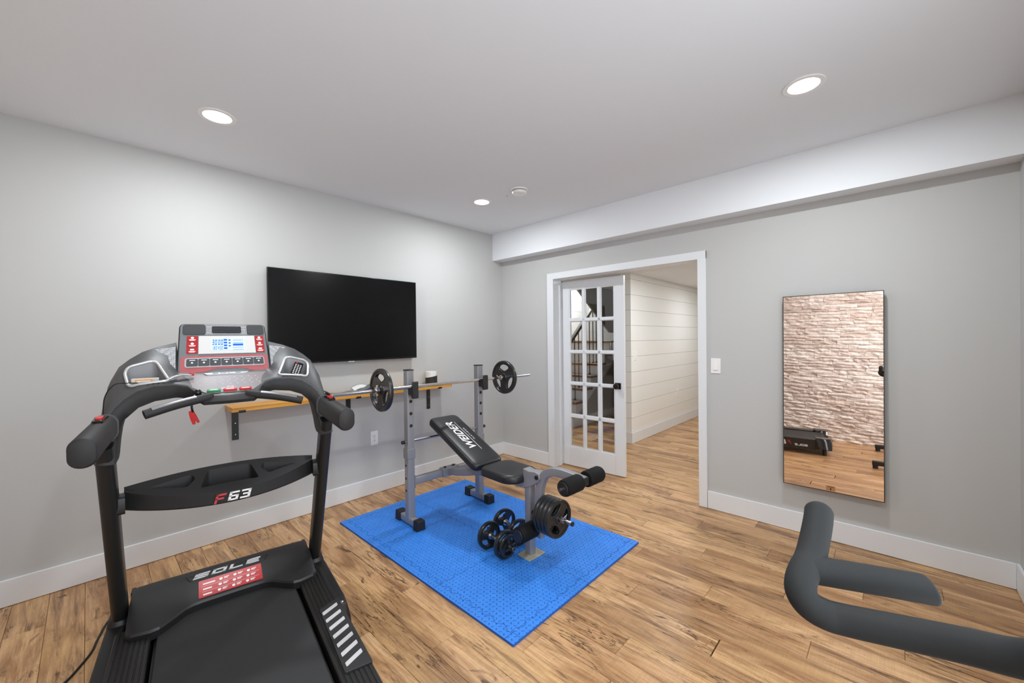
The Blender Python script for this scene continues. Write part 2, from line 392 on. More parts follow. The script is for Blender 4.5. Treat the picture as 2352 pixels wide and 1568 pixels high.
def glass_material():
    m = bpy.data.materials.new('door_glass'); m.use_nodes = True; b = m.node_tree.nodes['Principled BSDF']
    b.inputs['Base Color'].default_value = (0.94, 0.96, 0.95, 1); b.inputs['Roughness'].default_value = 0.0
    b.inputs['Transmission Weight'].default_value = 1.0; b.inputs['IOR'].default_value = 1.45; return m
door_glass = glass_material()
mirror_glass = mat('mirror_glass', 'f4e8e0', 0.01, 1.0)
def stone_material():
    m = bpy.data.materials.new('ledger_stone'); m.use_nodes = True; nt = m.node_tree; L = nt.links.new; b = nt.nodes['Principled BSDF']
    geo = N(nt, 'NewGeometry'); oi = N(nt, 'ObjectInfo')
    t = ramp(nt, [(0.0, 'd6c6bc'), (0.4, 'eadfd6'), (0.75, 'f4ece6'), (1.0, 'e2d0c4')]); L(oi.outputs['Random'], t.inputs['Fac'])
    n = N(nt, 'TexNoise'); n.inputs['Scale'].default_value = 30; n.inputs['Detail'].default_value = 6; L(geo.outputs['Position'], n.inputs['Vector'])
    x = N(nt, 'Mix', data_type='RGBA', blend_type='MULTIPLY'); x.inputs['Factor'].default_value = 0.5
    r = ramp(nt, [(0.3, 'b4aaa4'), (0.65, 'ffffff')]); L(n.outputs['Fac'], r.inputs['Fac']); L(t.outputs['Color'], x.inputs['A']); L(r.outputs['Color'], x.inputs['B'])
    L(x.outputs['Result'], b.inputs['Base Color']); b.inputs['Roughness'].default_value = 0.85
    bp = N(nt, 'Bump'); bp.inputs['Strength'].default_value = 0.8; bp.inputs['Distance'].default_value = 0.012; L(n.outputs['Fac'], bp.inputs['Height']); L(bp.outputs['Normal'], b.inputs['Normal'])
    return m
ledger_stone = stone_material()
def mesh_grille():
    m = bpy.data.materials.new('perforated_gray'); m.use_nodes = True; nt = m.node_tree; L = nt.links.new; b = nt.nodes['Principled BSDF']
    tc = N(nt, 'TexCoord'); v = N(nt, 'TexVoronoi'); v.inputs['Scale'].default_value = 170; v.inputs['Randomness'].default_value = 0.12; L(tc.outputs['Object'], v.inputs['Vector'])
    r = ramp(nt, [(0.30, '17181a'), (0.40, 'a9acb0')]); L(v.outputs['Distance'], r.inputs['Fac']); L(r.outputs['Color'], b.inputs['Base Color'])
    b.inputs['Roughness'].default_value = 0.4; return m
perforated = mesh_grille()
# ------------------------------------------------------------------ room shell
XL, YF = -3.95, -3.893        # stone wall (left), wall behind the camera (front)
SB, SX = 2.288, -0.143        # soffit bottom, soffit face
def S(name): return thing(name, kind='structure')
def struct(name, mb, m, bevel=0.0, smooth=None): 
    o = mb.build(name, m, None, bevel=bevel, smooth=smooth); o['kind'] = 'structure'; return o
# floor: every plank a piece
fl = S('floor'); MB().box(XL - .12, YF - .12, -0.06, 5.6, 1.25, -0.012).build('floor_base', gap_dark, fl)
PW, PL = 0.1325, 1.22
unit = MB().prism([(0.0006, 0.0006), (0.9994, 0.0006), (0.9994, 0.9994), (0.0006, 0.9994)], -0.012, 0.0)
pm_cache = {}
def plank(x0, x1, y0, y1):
    key = (round(x1 - x0, 3), round(y1 - y0, 2))
    if key not in pm_cache:
        w, l = x1 - x0, y1 - y0; g, c = 0.0005, 0.0014
        rings = [[(g, g, -.012), (w - g, g, -.012), (w - g, l - g, -.012), (g, l - g, -.012)], [(g, g, -c), (w - g, g, -c), (w - g, l - g, -c), (g, l - g, -c)],
                 [(g + c, g + c, 0), (w - g - c, g + c, 0), (w - g - c, l - g - c, 0), (g + c, l - g - c, 0)]]
        pm_cache[key] = MB().loft(rings).mesh('plank', plank_wood)
    put(pm_cache[key], 'plank', fl, Matrix.Translation((x0, y0, 0)))
i = 0; x = 0.0
while x > XL - .03:
    x0 = max(x - PW, XL - .03); off = (i * 0.457) % PL; y = YF - off
    while y < 0:
        a, b_ = max(y, YF), min(round(y + PL, 4), 0.0)
        if b_ - a > 0.02: plank(x0, x, a, b_)
        y += PL
    x -= PW; i += 1
x = 0.0; i = 3
while x < 5.5:
    y = -2.9 - (i * 0.51) % PL
    while y < (0.9 if x < 1.7 else .17):
        a, b_ = max(y, -2.9), min(y + PL, 0.9 if x < 1.7 else .17)
        if b_ - a > 0.02: plank(x, min(x + PW, 5.5), a, b_)
        y += PL
    x += PW; i += 1
# walls
struct('wall_back', MB().box(XL - .12, 0, 0, 0.125, 0.12, H), wall_paint)
OY0, OY1, OH = -0.785, -2.252, 2.002
struct('wall_right', MB().box(0, OY0 + .02, 0, .125, 0, H).box(0, YF - .12, 0, .125, OY1 - .02, H).box(0, OY1 - .02, OH + .02, .125, OY0 + .02, H), wall_paint)
struct('wall_front', MB().box(-1.75, YF - .12, 0, 0, YF, H), wall_paint)  # cut short: the rest is left open so world light fills the room
struct('ceiling', MB().box(XL - .12, YF - .12, H, .125, .12, H + .1), ceil_paint)
struct('ceiling_soffit', MB().box(SX, YF, SB, 0, 0, H), ceil_paint)
# stone wall on the left, seen in the mirror: split stones laid in courses
wl = S('wall_left'); MB().box(XL - .12, YF - .12, -.012, XL - .03, 0, H).build('wall_core', mat('mortar', '9c8d80', 0.95), wl)
sm = []
for k in range(10):
    rg = random.Random(k); ny, nz = 4, 2; mb = MB()
    d = [[0.012 + rg.random() * 0.03 for _ in range(ny + 1)] for _ in range(nz + 1)]
    base = [[(-0.03, i / ny, j / nz) for i in range(ny + 1)] for j in range(nz + 1)]
    fr = [[(d[j][i] - 0.03 - (0.012 if i in (0, ny) or j in (0, nz) else 0), 0.004 + 0.992 * i / ny, 0.03 + 0.94 * j / nz) for i in range(ny + 1)] for j in range(nz + 1)]
    G = [[mb._v(p, None) for p in r] for r in fr]
    for j in range(nz):
        for i in range(ny): mb._f((G[j][i], G[j][i + 1], G[j + 1][i + 1], G[j + 1][i]))
    edge = [G[0][i] for i in range(ny + 1)] + [G[j][ny] for j in range(1, nz + 1)] + [G[nz][i] for i in range(ny - 1, -1, -1)] + [G[j][0] for j in range(nz - 1, 0, -1)]
    back = [mb._v((-0.032, v.co.y, v.co.z), None) for v in edge]
    for a in range(len(edge)): c_ = (a + 1) % len(edge); mb._f((edge[a], edge[c_], back[c_], back[a]))
    sm.append(mb.mesh('stone', ledger_stone, weld=False))
rest = MB(); z = -.004; ns = 0
rs = random.Random(11)
while z < H - 0.01:
    h_ = min(rs.choice((0.042, 0.05, 0.056)), H - z); y = YF - rs.random() * 0.2
    while y < 0:
        w_ = rs.choice((0.16, 0.22, 0.28, 0.34, 0.4)); y1 = min(y + w_, 0); y0 = max(y, YF)
        if y1 - y0 > 0.03:
            if z < 2.12 and y1 > -3.62 and y0 < -2.02 and ns < 298:
                put(rs.choice(sm), 'stone', wl, Matrix.Translation((XL, y0, z)) @ Matrix.Diagonal((1, y1 - y0, h_, 1))); ns += 1
            else:
                dd = 0.005 + rs.random() * 0.02; rest.box(XL - .035, y0 + .001, z + .001, XL - .03 + dd, y1 - .001, z + h_ - .002)
        y += w_
    z += h_
rest.build('stone_courses', ledger_stone, wl)['kind'] = 'stuff'
# baseboards
BH = 0.141
def baseboard(name, x0, y0, x1, y1, h=BH):
    struct(name, MB().box(min(x0, x1), min(y0, y1), 0.002, max(x0, x1), max(y0, y1), h), white_trim, bevel=0.003)
baseboard('baseboard_back', XL, -0.016, 0, 0)
baseboard('baseboard_right', -0.016, -0.70, 0, -0.016)
baseboard('baseboard_right', -0.016, YF + .016, 0, -2.318)
baseboard('baseboard_front', -1.75, YF, 0, YF + .016)
# door casing and jamb (trim), built board by board
t1 = S('trim_1')
CW = 0.064
MB().box(-0.018, OY0, 0.002, 0, OY0 + .082, 2.066).build('casing_leg', white_trim, t1, bevel=0.002)
MB().box(-0.018, OY1 - CW, 0.002, 0, OY1, 2.066).build('casing_leg', white_trim, t1, bevel=0.002)
MB().box(-0.0182, OY1 - CW, OH, 0, OY0 + .082, 2.0665).build('casing_head', white_trim, t1, bevel=0.002)
MB().box(0, OY0, 0.002, .125, OY0 + .02, OH + .02).build('jamb_side', white_trim, t1, bevel=0.001)
MB().box(0, OY1 - .02, 0.002, .125, OY1, OH + .02).build('jamb_side', white_trim, t1, bevel=0.001)
MB().box(0, OY1, OH, .125, OY0, OH + .02).build('jamb_head', white_trim, t1, bevel=0.001)
MB().box(.082, OY0 - .012, 0.002, .096, OY0, OH).build('door_stop', white_trim, t1, bevel=0.001)
# french door: fifteen panes
da = math.atan2(-0.727, 0.037)
dr = thing('door_1', kind='structure', loc=(0.139, -0.771, 0), rz=da)
DW, DT, D0, D1 = 0.728, 0.035, 0.010, 1.985
XC = [(.115, .26), (.296, .438), (.477, .616)]; ZR = [(.221, .521), (.566, .871), (.911, 1.209), (1.249, 1.548), (1.588, 1.888)]
for a, b_ in ((0, .103), (.628, DW)): MB().box(a, 0, D0, b_, DT, D1).build('stile', white_trim, dr, bevel=0.002)
for a, b_ in ((D0, .209), (1.9, D1)): MB().box(.103, 0, a, .628, DT, b_).build('rail', white_trim, dr)
def muntin(x0, x1, z0, z1, vert):
    mb = MB(); c = 0.006
    if vert: xs = [(x0 - c, .012), (x0, .012), (x0 + .008, .001), (x1 - .008, .001), (x1, .012), (x1 + c, .012), (x1 + c, .023), (x1, .023), (x1 - .008, .034), (x0 + .008, .034), (x0, .023), (x0 - c, .023)]; mb.loft([[(x, y, z) for x, y in xs] for z in (z0, z1)])
    else: xs = [(z0, .012), (z0 + .008, .001), (z1 - .008, .001), (z1, .012), (z1, .023), (z1 - .008, .034), (z0 + .008, .034), (z0, .023)]; mb.loft([[(x, y, z) for z, y in xs] for x in (x0, x1)])
    mb.build('muntin', white_trim, dr)
for a, b_ in ((.26, .296), (.438, .477)): muntin(a, b_, .209, 1.9, True)
for k in range(4): muntin(.103, .628, ZR[k][1], ZR[k + 1][0], False)
for a, b_ in ((.103, .115), (.616, .628)): MB().box(a, .006, .209, b_, .029, 1.9).build('glazing_bead', white_trim, dr)
for a, b_ in ((.209, .221), (1.888, 1.9)): MB().box(.103, .0062, a, .628, .0288, b_).build('glazing_bead', white_trim, dr)
for a, b_ in XC:
    for c, d in ZR: MB().box(a - .002, .0155, c - .002, b_ + .002, .0195, d + .002).build('pane', door_glass, dr)
kn = MB().box(.632, -.009, .868, .694, 0, .93).build('knob_rose', bronze, dr, bevel=0.003)
kM = axis((.663, -.009, .899), (0, -1, 0))
MB().lathe([(.012, 0), (.010, .018), (.014, .024), (.027, .03), (.029, .046), (.024, .054), (.006, .055)], kM).build('door_knob', bronze, kn, smooth=40)
for z in (.25, 1.0, 1.75): MB().cyl((-.004, -.004, z - .045), (-.004, -.004, z + .045), .005, 10).build('hinge', steel, dr, smooth=40)
# hall beyond the door
HC = 2.205
struct('ceiling_hall', MB().box(.125, -2.9, HC, 5.6, .2, HC + .08), ceil_paint)
struct('ceiling_stairwell', MB().box(.125, .2, 2.95, 5.6, 1.25, 3.03), ceil_paint)
struct('wall_hall_end', MB().box(5.5, -2.9, 0, 5.6, 1.25, 2.95), hall_paint)
struct('wall_hall_side', MB().box(.125, -3.0, 0, 5.6, -2.9, HC), hall_paint)
struct('wall_stairwell_left', MB().box(.02, .12, 0, .125, 1.25, 2.95), hall_paint)
struct('wall_stairwell_drop', MB().box(.125, .14, HC, 5.6, .2, 2.95), hall_paint)
SEAM = [BH, .325, .525, .725, .926, 1.128, 1.33, 1.532, 1.732, 1.932, 2.132, HC]
wh = S('wall_hall'); MB().box(1.42, -.935, 0, 5.5, -.80, HC).build('wall_core', mat('gap_gray', '76736e', 0.9), wh)
for a, b_ in zip(SEAM, SEAM[1:]):
    MB().box(1.408, -.947, a + .0015, 5.5, -.935, b_ - .0015).build('shiplap_board', shiplap_white, wh)
    MB().box(1.4082, -.935, a + .0015, 1.42, -.80, b_ - .0015).build('shiplap_board', shiplap_white, wh)
struct('baseboard_hall', MB().box(1.393, -.962, .002, 5.5, -.947, BH).box(1.393, -.947, .002, 1.408, -.80, BH), white_trim, bevel=0.002)
ws = S('wall_stairs'); MB().box(.125, 1.2, 0, 5.5, 1.25, 2.95).build('wall_core', mat('gap_light', 'a5a39f', 0.9), ws)
z = .1
while z < 2.94: MB().box(.125, 1.188, z + .0015, 5.5, 1.2, min(z + .2, 2.95) - .0015).build('shiplap_board', shiplap_white, ws); z += .2
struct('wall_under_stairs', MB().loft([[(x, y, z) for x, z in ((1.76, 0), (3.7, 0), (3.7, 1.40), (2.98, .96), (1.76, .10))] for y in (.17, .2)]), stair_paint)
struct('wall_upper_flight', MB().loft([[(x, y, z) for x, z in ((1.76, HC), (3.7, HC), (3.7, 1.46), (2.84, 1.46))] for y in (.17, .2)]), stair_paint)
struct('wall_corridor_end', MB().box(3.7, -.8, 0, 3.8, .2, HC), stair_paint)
struct('baseboard_stairs', MB().box(1.6, .155, .002, 3.7, .17, BH), white_trim)
# ------------------------------------------------------------------ staircase behind the door
st = thing('staircase', 'wooden-tread staircase with black iron balusters seen through the door panes', 'stairs', (1.76, .2, 0))
X0, RUN, RISE = 1.80, .218, .188
for k in range(7):
    x = X0 + RUN * (k - 1); z = .38 + RISE * (k - 1); last = k == 6
    MB().box(x - .03, .16, z - .036, x + RUN + (.9 if last else .02), 1.185, z).build('tread', tread_wood, st, bevel=0.006, world=True)
    MB().box(x, .21, z - RISE, x + .018, 1.185, z - .037).build('riser', white_trim, st, world=True)
MB().box(X0 - 2 * RUN - .03, .16, .155, X0 - RUN + .02, 1.185, .19).build('tread', tread_wood, st, bevel=0.006, world=True)
MB().box(X0 - 2 * RUN, .21, .0, X0 - 2 * RUN + .018, 1.185, .154).build('riser', white_trim, st, world=True)
# closed string that follows the steps
pts = [(1.60, .0), (1.76, .0), (2.98, .93), (2.98, 1.10)]
up = [(2.98, 1.28)]
for k in range(5, -1, -1):
    x = X0 + RUN * (k - 1); z = .38 + RISE * (k - 1) - .037
    up += [(x + RUN, z), (x, z)]
MB().loft([[(x, y, z) for x, z in [(1.60, 0), (1.78, 0), (2.95, .86), (2.95, 1.28)] + [p for p in up if p[0] <= 2.9] + [(1.60, .15)]] for y in (.185, .21)]).build('stringer', white_trim, st, world=True)
R0, R1 = Vector((1.40, .31, .93)), Vector((3.1, .31, .93 + 1.7 * RISE / RUN))
sl = RISE / RUN
for k in range(6):
    for dx in (.06, .165):
        x = X0 + RUN * (k - 1) + dx; z = .38 + RISE * (k - 1); zt = .93 + (x - 1.40) * sl
        MB().cyl((x, .31, z), (x, .31, zt - .02), .0075, 8).lathe([(.019, 0), (.017, .012), (.008, .03)], Matrix.Translation((x, .31, z)), 10).build('baluster', baluster_iron, st, world=True)
MB().tube([R0, R1], 1.0, sec=rr(-.03, -.026, .03, .026, .012, 3)).build('handrail', rail_wood, st, world=True)
# ------------------------------------------------------------------ ceiling lights and smoke alarm
def lamp(name, loc, power, size, parent):
    l = bpy.data.lights.new(name, 'AREA'); l.shape = 'DISK'; l.size = size; l.energy = power; l.color = LAMP_COL
    o = bpy.data.objects.new(name, l); COL.objects.link(o); o.parent = parent; o.location = loc; return o
def ceiling_light(x, y, label, z=H, power=None, group='recessed ceiling lights'):
    t = thing('recessed_light', label, 'ceiling light', (x, y, z), group=group)
    MB().plate(circ(.087, 40), [circ(.064, 40)], -.006, .0).build('trim_ring', white_plastic, t, bevel=0.002)
    MB().lathe([(.064, -.0005), (.064, -.0035), (.0, -.0045)], n=40).build('lens', lens_lit, t)
    lamp('lamp', (0, 0, -.008), LAMP_W if power is None else power, .125, t)
    return t
ceiling_light(-2.92, -.757, 'round lit ceiling light above the treadmill, near the television wall')
ceiling_light(-1.008, -3.087, 'round lit ceiling light nearest the mirror wall, in front of the soffit')
ceiling_light(-.996, -.754, 'round lit ceiling light beside the smoke alarm near the far corner')
ceiling_light(-2.92, -3.087, 'round lit ceiling light over the camera position, out of frame')
ceiling_light(3.1, -1.85, 'round hall ceiling light shining on the white shiplap wall', HC, HALL_W * .75, 'hall ceiling lights')
ceiling_light(1.1, -1.95, 'unseen round ceiling light added past the open doorway to brighten the hall', HC, HALL_W * 1.0, 'hall ceiling lights')  # unseen lamp, added to light the hall behind the doorway
ceiling_light(2.75, .70, 'unseen round ceiling light added high over the staircase to brighten its wall', 2.95, HALL_W * 2.2, 'hall ceiling lights')  # unseen lamp, added to brighten the shiplap behind the stairs
sa = thing('smoke_alarm', 'small round white smoke alarm on the ceiling by the far corner', 'smoke alarm', (-.975, -1.185, H))
MB().lathe([(.068, 0), (.068, -.008), (.064, -.012)], n=36).build('base_plate', white_plastic, sa, smooth=40)
MB().lathe([(.056, -.0125), (.056, -.0165)], n=36).build('vent_gap', gap_dark, sa)
MB().lathe([(.060, -.017), (.060, -.026), (.052, -.036), (.03, -.040), (0.0005, -.0405)], n=36).build('cover', white_plastic, sa, smooth=40)
MB().lathe([(.011, -.0385), (.011, -.0435), (.0005, -.044)], Matrix.Translation((-.02, .015, 0)), 16).build('test_button', white_plastic, sa)
MB().lathe([(.009, 0), (.008, -.003), (.0005, -.004)], n=14).build('ceiling_screw_cap', gray_ink, None, M=Matrix.Translation((-.94, -1.013, H)))
tag(bpy.data.objects['ceiling_screw_cap'], 'tiny dark screw cap on the ceiling beside the smoke alarm', 'cap')
# ------------------------------------------------------------------ switches and outlets
def wall_plate(name, label, cat, M, kind, w=.072, h=.118):
    t = thing(name, label, cat, M.translation); Ml = Matrix.Translation(-M.translation) @ M
    MB().prism(rr(-w / 2, -h / 2, w / 2, h / 2, .004, 3), 0, .0055, Ml, inset=.002).build('cover_plate', white_plastic, t)
    if kind == 'switch':
        MB().prism(rr(-.017, -.034, .017, .034, .003, 3), .0055, .0075, Ml).build('rocker_frame', white_plastic, t)
        MB().loft([[(-.015, -.031, .0076), (.015, -.031, .0076), (.015, .031, .0076), (-.015, .031, .0076)], [(-.015, -.031, .0125), (.015, -.031, .0125), (.015, .031, .0085), (-.015, .031, .0085)]], Ml).build('rocker', white_plastic, t)
    else:
        for s in (-1, 1):
            r = MB().prism(rr(-.017, s * .02 - .014, .017, s * .02 + .014, .012, 5), .0055, .0075, Ml).build('receptacle', white_plastic, t)
            MB().box(-.008, s * .02 - .003, .0076, -.0055, s * .02 + .006, .008, Ml).box(.0055, s * .02 - .003, .0076, .008, s * .02 + .005, .008, Ml).lathe([(.003, 0), (.003, .0005)], Ml @ Matrix.Translation((0, s * .02 - .008, .0076)), 10).build('slot', gap_dark, r)
        MB().lathe([(.0035, 0), (.003, .0012)], Ml @ Matrix.Translation((0, 0, .0055)), 10).build('screw', steel, t)
    return t
wall_plate('light_switch', 'white rocker light switch on the gray wall right of the door casing', 'light switch', frame((0, -2.3815, 1.144), (0, -1, 0), (0, 0, 1)), 'switch')
wall_plate('wall_outlet', 'white double outlet on the gray wall under the wooden shelf', 'outlet', frame((-1.6525, 0, .497), (1, 0, 0), (0, 0, 1)), 'outlet', .07, .128)
wall_plate('light_switch', 'white switch at the corner of the shiplap wall in the hall', 'light switch', frame((1.515, -.947, 1.135), (1, 0, 0), (0, 0, 1)), 'switch')
wall_plate('wall_outlet', 'white outlet low on the shiplap wall in the hall', 'outlet', frame((2.95, -.947, .498), (1, 0, 0), (0, 0, 1)), 'outlet', .075, .128)
# ------------------------------------------------------------------ television
tv = thing('television', 'large flat black television mounted on the gray wall above the shelf', 'television', (-1.865, 0, 1.565))
TX0, TX1, TZ0, TZ1 = -2.505, -1.236, 1.204, 1.928
MB().box(TX0, -.065, TZ0, TX1, -.045, TZ1).build('screen_frame', gloss_black, tv, bevel=0.003, world=True)
MB().box(TX0 + .008, -.0662, TZ0 + .014, TX1 - .008, -.0645, TZ1 - .008).build('screen', screen_black, tv, world=True)
MB().box(TX0 + .12, -.045, TZ0 + .05, TX1 - .12, -.022, TZ1 - .16).build('back_housing', black_plastic, tv, bevel=0.006, world=True)
MB().box(-2.06, -.022, 1.40, -1.68, 0, 1.75).build('wall_mount', black_metal, tv, world=True)
MB().prism(rr(-1.905, -.062, -1.851, -.05, .003, 3), TZ0 - .007, TZ0 + .002).build('brand_tab', silver_ink, tv, world=True)
# ------------------------------------------------------------------ wall shelf with three brackets
sh = thing('wall_shelf', 'long honey-coloured wooden shelf on black brackets under the television', 'shelf', (-1.84, 0, .92))
SX0, SX1, SD, SZ0, SZ1 = -2.763, -.918, .20, .905, .937
MB().box(SX0, -SD, SZ0, SX1, -.002, SZ1).build('board', shelf_wood, sh, bevel=0.002, world=True)
for bx in (-2.704, -1.887, -1.067):
    br = MB().box(bx - .02, -.006, .682, bx + .02, -.001, SZ0).box(bx - .02, -SD - .005, SZ0 - .005, bx + .02, -.001, SZ0 - .0005).build('bracket', black_metal, sh, world=True)
    MB().box(bx - .02, -SD - .005, SZ0 - .005, bx + .02, -SD - .001, SZ0 + .011).build('front_lip', black_metal, br, world=True)
    for zz in (.72, .80): MB().cyl((bx, -.0075, zz), (bx, -.006, zz), .0035, 10).build('screw', steel, br, world=True)
cp = thing('tumbler', 'white tumbler with a black sleeve on the far end of the shelf', 'cup', (-1.10, -.105, SZ1))
prof = [(.046, 0), (.052, .004), (.055, .03), (.056, .118), (.053, .121)]
MB().lathe([(.044, .002), (.054, .03), (.055, .128), (.051, .130), (.050, .10), (.042, .01)], n=32).build('cup_body', white_plastic, cp, smooth=40)
mb = MB(); n = 40
low = [(.0565 * cos(2 * pi * j / n), .0565 * sin(2 * pi * j / n), .001) for j in range(n)]
hig = [(.0575 * cos(2 * pi * j / n), .0575 * sin(2 * pi * j / n), .078 + .010 * cos(2 * pi * j / n + .6)) for j in range(n)]
inn = [(x * .97, y * .97, z) for x, y, z in hig]
mb.loft([low, [(x, y, .01) for x, y, z in hig], hig, inn]).build('sleeve', soft_black, cp, smooth=40)
pp = thing('paper_sheet', 'white paper sheet on the shelf just left of the weight plate', 'paper', (-1.795, -.044, SZ1))
mb = MB(); k = 8
g0 = [[(-.065 + .13 * i / k, -.028 + .056 * j, .012 + .022 * sin(i / k * 2.6) + .02 * j) for i in range(k + 1)] for j in (0, 1)]
mb.loft([g0[0] + [(x, y, z + .0015) for x, y, z in g0[0][::-1]], g0[1] + [(x, y, z + .0015) for x, y, z in g0[1][::-1]]]).build('sheet', paper_white, pp, smooth=60)
MB().box(-.06, -.02, 0, .06, .03, .009).build('stack', paper_white, pp, bevel=0.001)
cl = thing('folded_cloth', 'gray workout cloth lying rumpled along the wooden shelf', 'cloth', (-1.96, -.128, SZ1))
cv = spline([(-.205, .052), (-.17, .036), (-.135, .012), (-.08, .006), (-.02, .004), (.05, .012), (.10, .006), (.17, .022), (.225, .052)], 6)
mb = MB()
mb.loft([[(p.x, y, p.y + (.006 if y > 0 else 0) * sin(p.x * 30)) for p in cv] + [(p.x, y, p.y + .007) for p in cv[::-1]] for y in (-.055, -.02, .02, .055)]).build('cloth_layer', cloth_gray, cl, smooth=60)
MB().tube([(-.19, -.05, .016), (-.19, .05, .016)], .0155, 12).tube([(-.135, -.058, .013), (-.135, .05, .013)], .0125, 12).build('rolled_end', soft_black, cl, smooth=40)
MB().tube([(.10, -.058, .012), (.16, -.06, .025), (.23, -.058, .05)], [.006, .009, .011], 10).build('dark_hem', soft_black, cl, smooth=40)
# ------------------------------------------------------------------ mirror (its foot stands off the wall a little)
mr = thing('wall_mirror', 'tall rectangular thin-framed mirror on the gray wall reflecting the stone wall', 'mirror', (-.028, -3.10, 1.65))
MTILT = radians(0.9)
Mm = Matrix.Rotation(MTILT, 4, 'Y')
MY, ML = .2615, 1.304
MB().box(-.020, -MY + .004, -ML + .004, -.001, MY - .004, -.004).build('backing', black_metal, mr, M=Mm)
mb = MB()
for a in ((-.026, -MY, -ML, 0, -MY + .004, 0), (-.026, MY - .004, -ML, 0, MY, 0), (-.0262, -MY, -ML, 0, MY, -ML + .004), (-.0262, -MY, -.004, 0, MY, 0)): mb.box(*a)
mb.build('frame', black_metal, mr, M=Mm)
MB().box(-.0245, -MY + .003, -ML + .003, -.0205, MY - .003, -.003).build('glass', mirror_glass, mr, M=Mm)
MB().box(-.0015, -.1, -.09, .0265, .1, -.06).build('hanger', black_metal, mr, M=Mm)
mst = MB().box(-.0250, -.024, -ML + .008, -.0246, .024, -ML + .040).build('sticker', mat('sticker_tan', 'a9744e', .4), mr, M=Mm)
MB().box(-.0253, -.014, -ML + .031, -.0251, .014, -ML + .034).box(-.0253, -.003, -ML + .012, -.0251, .003, -ML + .025).build('print', gap_dark, mst)
for a in (-.2, .17): MB().box(-.0015, a, -ML + .02, .0455, a + .03, -ML + .05).build('spacer', rubber, mr, M=Mm)
# ------------------------------------------------------------------ foam mat: six interlocking tiles and their edge strips
mt = thing('exercise_mat', 'bright blue interlocking foam mat under the weight bench', 'mat', (-1.518, -1.265, 0))
MX = [-2.13, -2.075, -1.518, -.960, -.905]; MYY = [-2.163, -2.108, -1.557, -.92, -.425, -.37]
MT = .0125
def seam(p, q, amp=.0095, pitch=.042):
    """jigsaw line from p to q"""
    p, q = Vector(p), Vector(q); d = q - p; n = max(2, int(d.length / pitch)); t = d / n; s = Vector((-d.y, d.x)).normalized() * amp; out = [p]
    for i in range(n):
        o = p + t * i; sg = 1 if i % 2 == 0 else -1
        out += [o + t * .22 + s * 0, o + t * .16 + s * sg, o + t * .84 + s * sg, o + t * .78]
    return out + [q]
hs = {}; 
for j in range(1, 5):
    for i in range(4): hs[(i, j)] = seam((MX[i], MYY[j]), (MX[i + 1], MYY[j])) if 0 < i < 3 else [Vector((MX[i], MYY[j])), Vector((MX[i + 1], MYY[j]))]
vs_ = {}
for i in range(1, 4):
    for j in range(5): vs_[(i, j)] = seam((MX[i], MYY[j]), (MX[i], MYY[j + 1])) if 0 < j < 4 else [Vector((MX[i], MYY[j])), Vector((MX[i], MYY[j + 1]))]
def cell(i0, i1, j0, j1, name):
    def hl(j, i0, i1):
        out = []
        for i in range(i0, i1): out += hs[(i, j)][:-1] if (i, j) in hs else [Vector((MX[i], MYY[j]))]
        return out + [Vector((MX[i1], MYY[j]))]
    def vl(i, j0, j1):
        out = []
        for j in range(j0, j1): out += vs_[(i, j)][:-1] if (i, j) in vs_ else [Vector((MX[i], MYY[j]))]
        return out + [Vector((MX[i], MYY[j1]))]
    loop = hl(j0, i0, i1)[:-1] + vl(i1, j0, j1)[:-1] + hl(j1, i0, i1)[::-1][:-1] + vl(i0, j0, j1)[::-1][:-1]
    # small gap: pull every corner inwards along its bisector
    P = []; k = len(loop)
    for a in range(k):
        e0 = (loop[a] - loop[a - 1]).normalized(); e1 = (loop[(a + 1) % k] - loop[a]).normalized()
        nn = Vector((-e0.y - e1.y, e0.x + e1.x)); nn = nn.normalized() if nn.length > 1e-6 else Vector((-e0.y, e0.x))
        P.append((loop[a] + nn * .0015))
    bm2 = MB(); bm2.plate([(p.x, p.y) for p in P], [], .0, MT, mi=0)
    for f in bm2.bm.faces:
        f.normal_update()
        if abs(f.normal.z) < .5: f.material_index = 1
    bm2.build(name, [blue_foam, blue_side], mt, world=True)
for i in (1, 2):
    for j in (1, 2, 3): cell(i, i + 1, j, j + 1, 'foam_tile')
for i in (1, 2): cell(i, i + 1, 0, 1, 'edge_strip'); cell(i, i + 1, 4, 5, 'edge_strip')
for j in (1, 2, 3): cell(0, 1, j, j + 1, 'edge_strip'); cell(3, 4, j, j + 1, 'edge_strip')
for i in (0, 3):
    for j in (0, 4): cell(i, i + 1, j, j + 1, 'corner_strip')
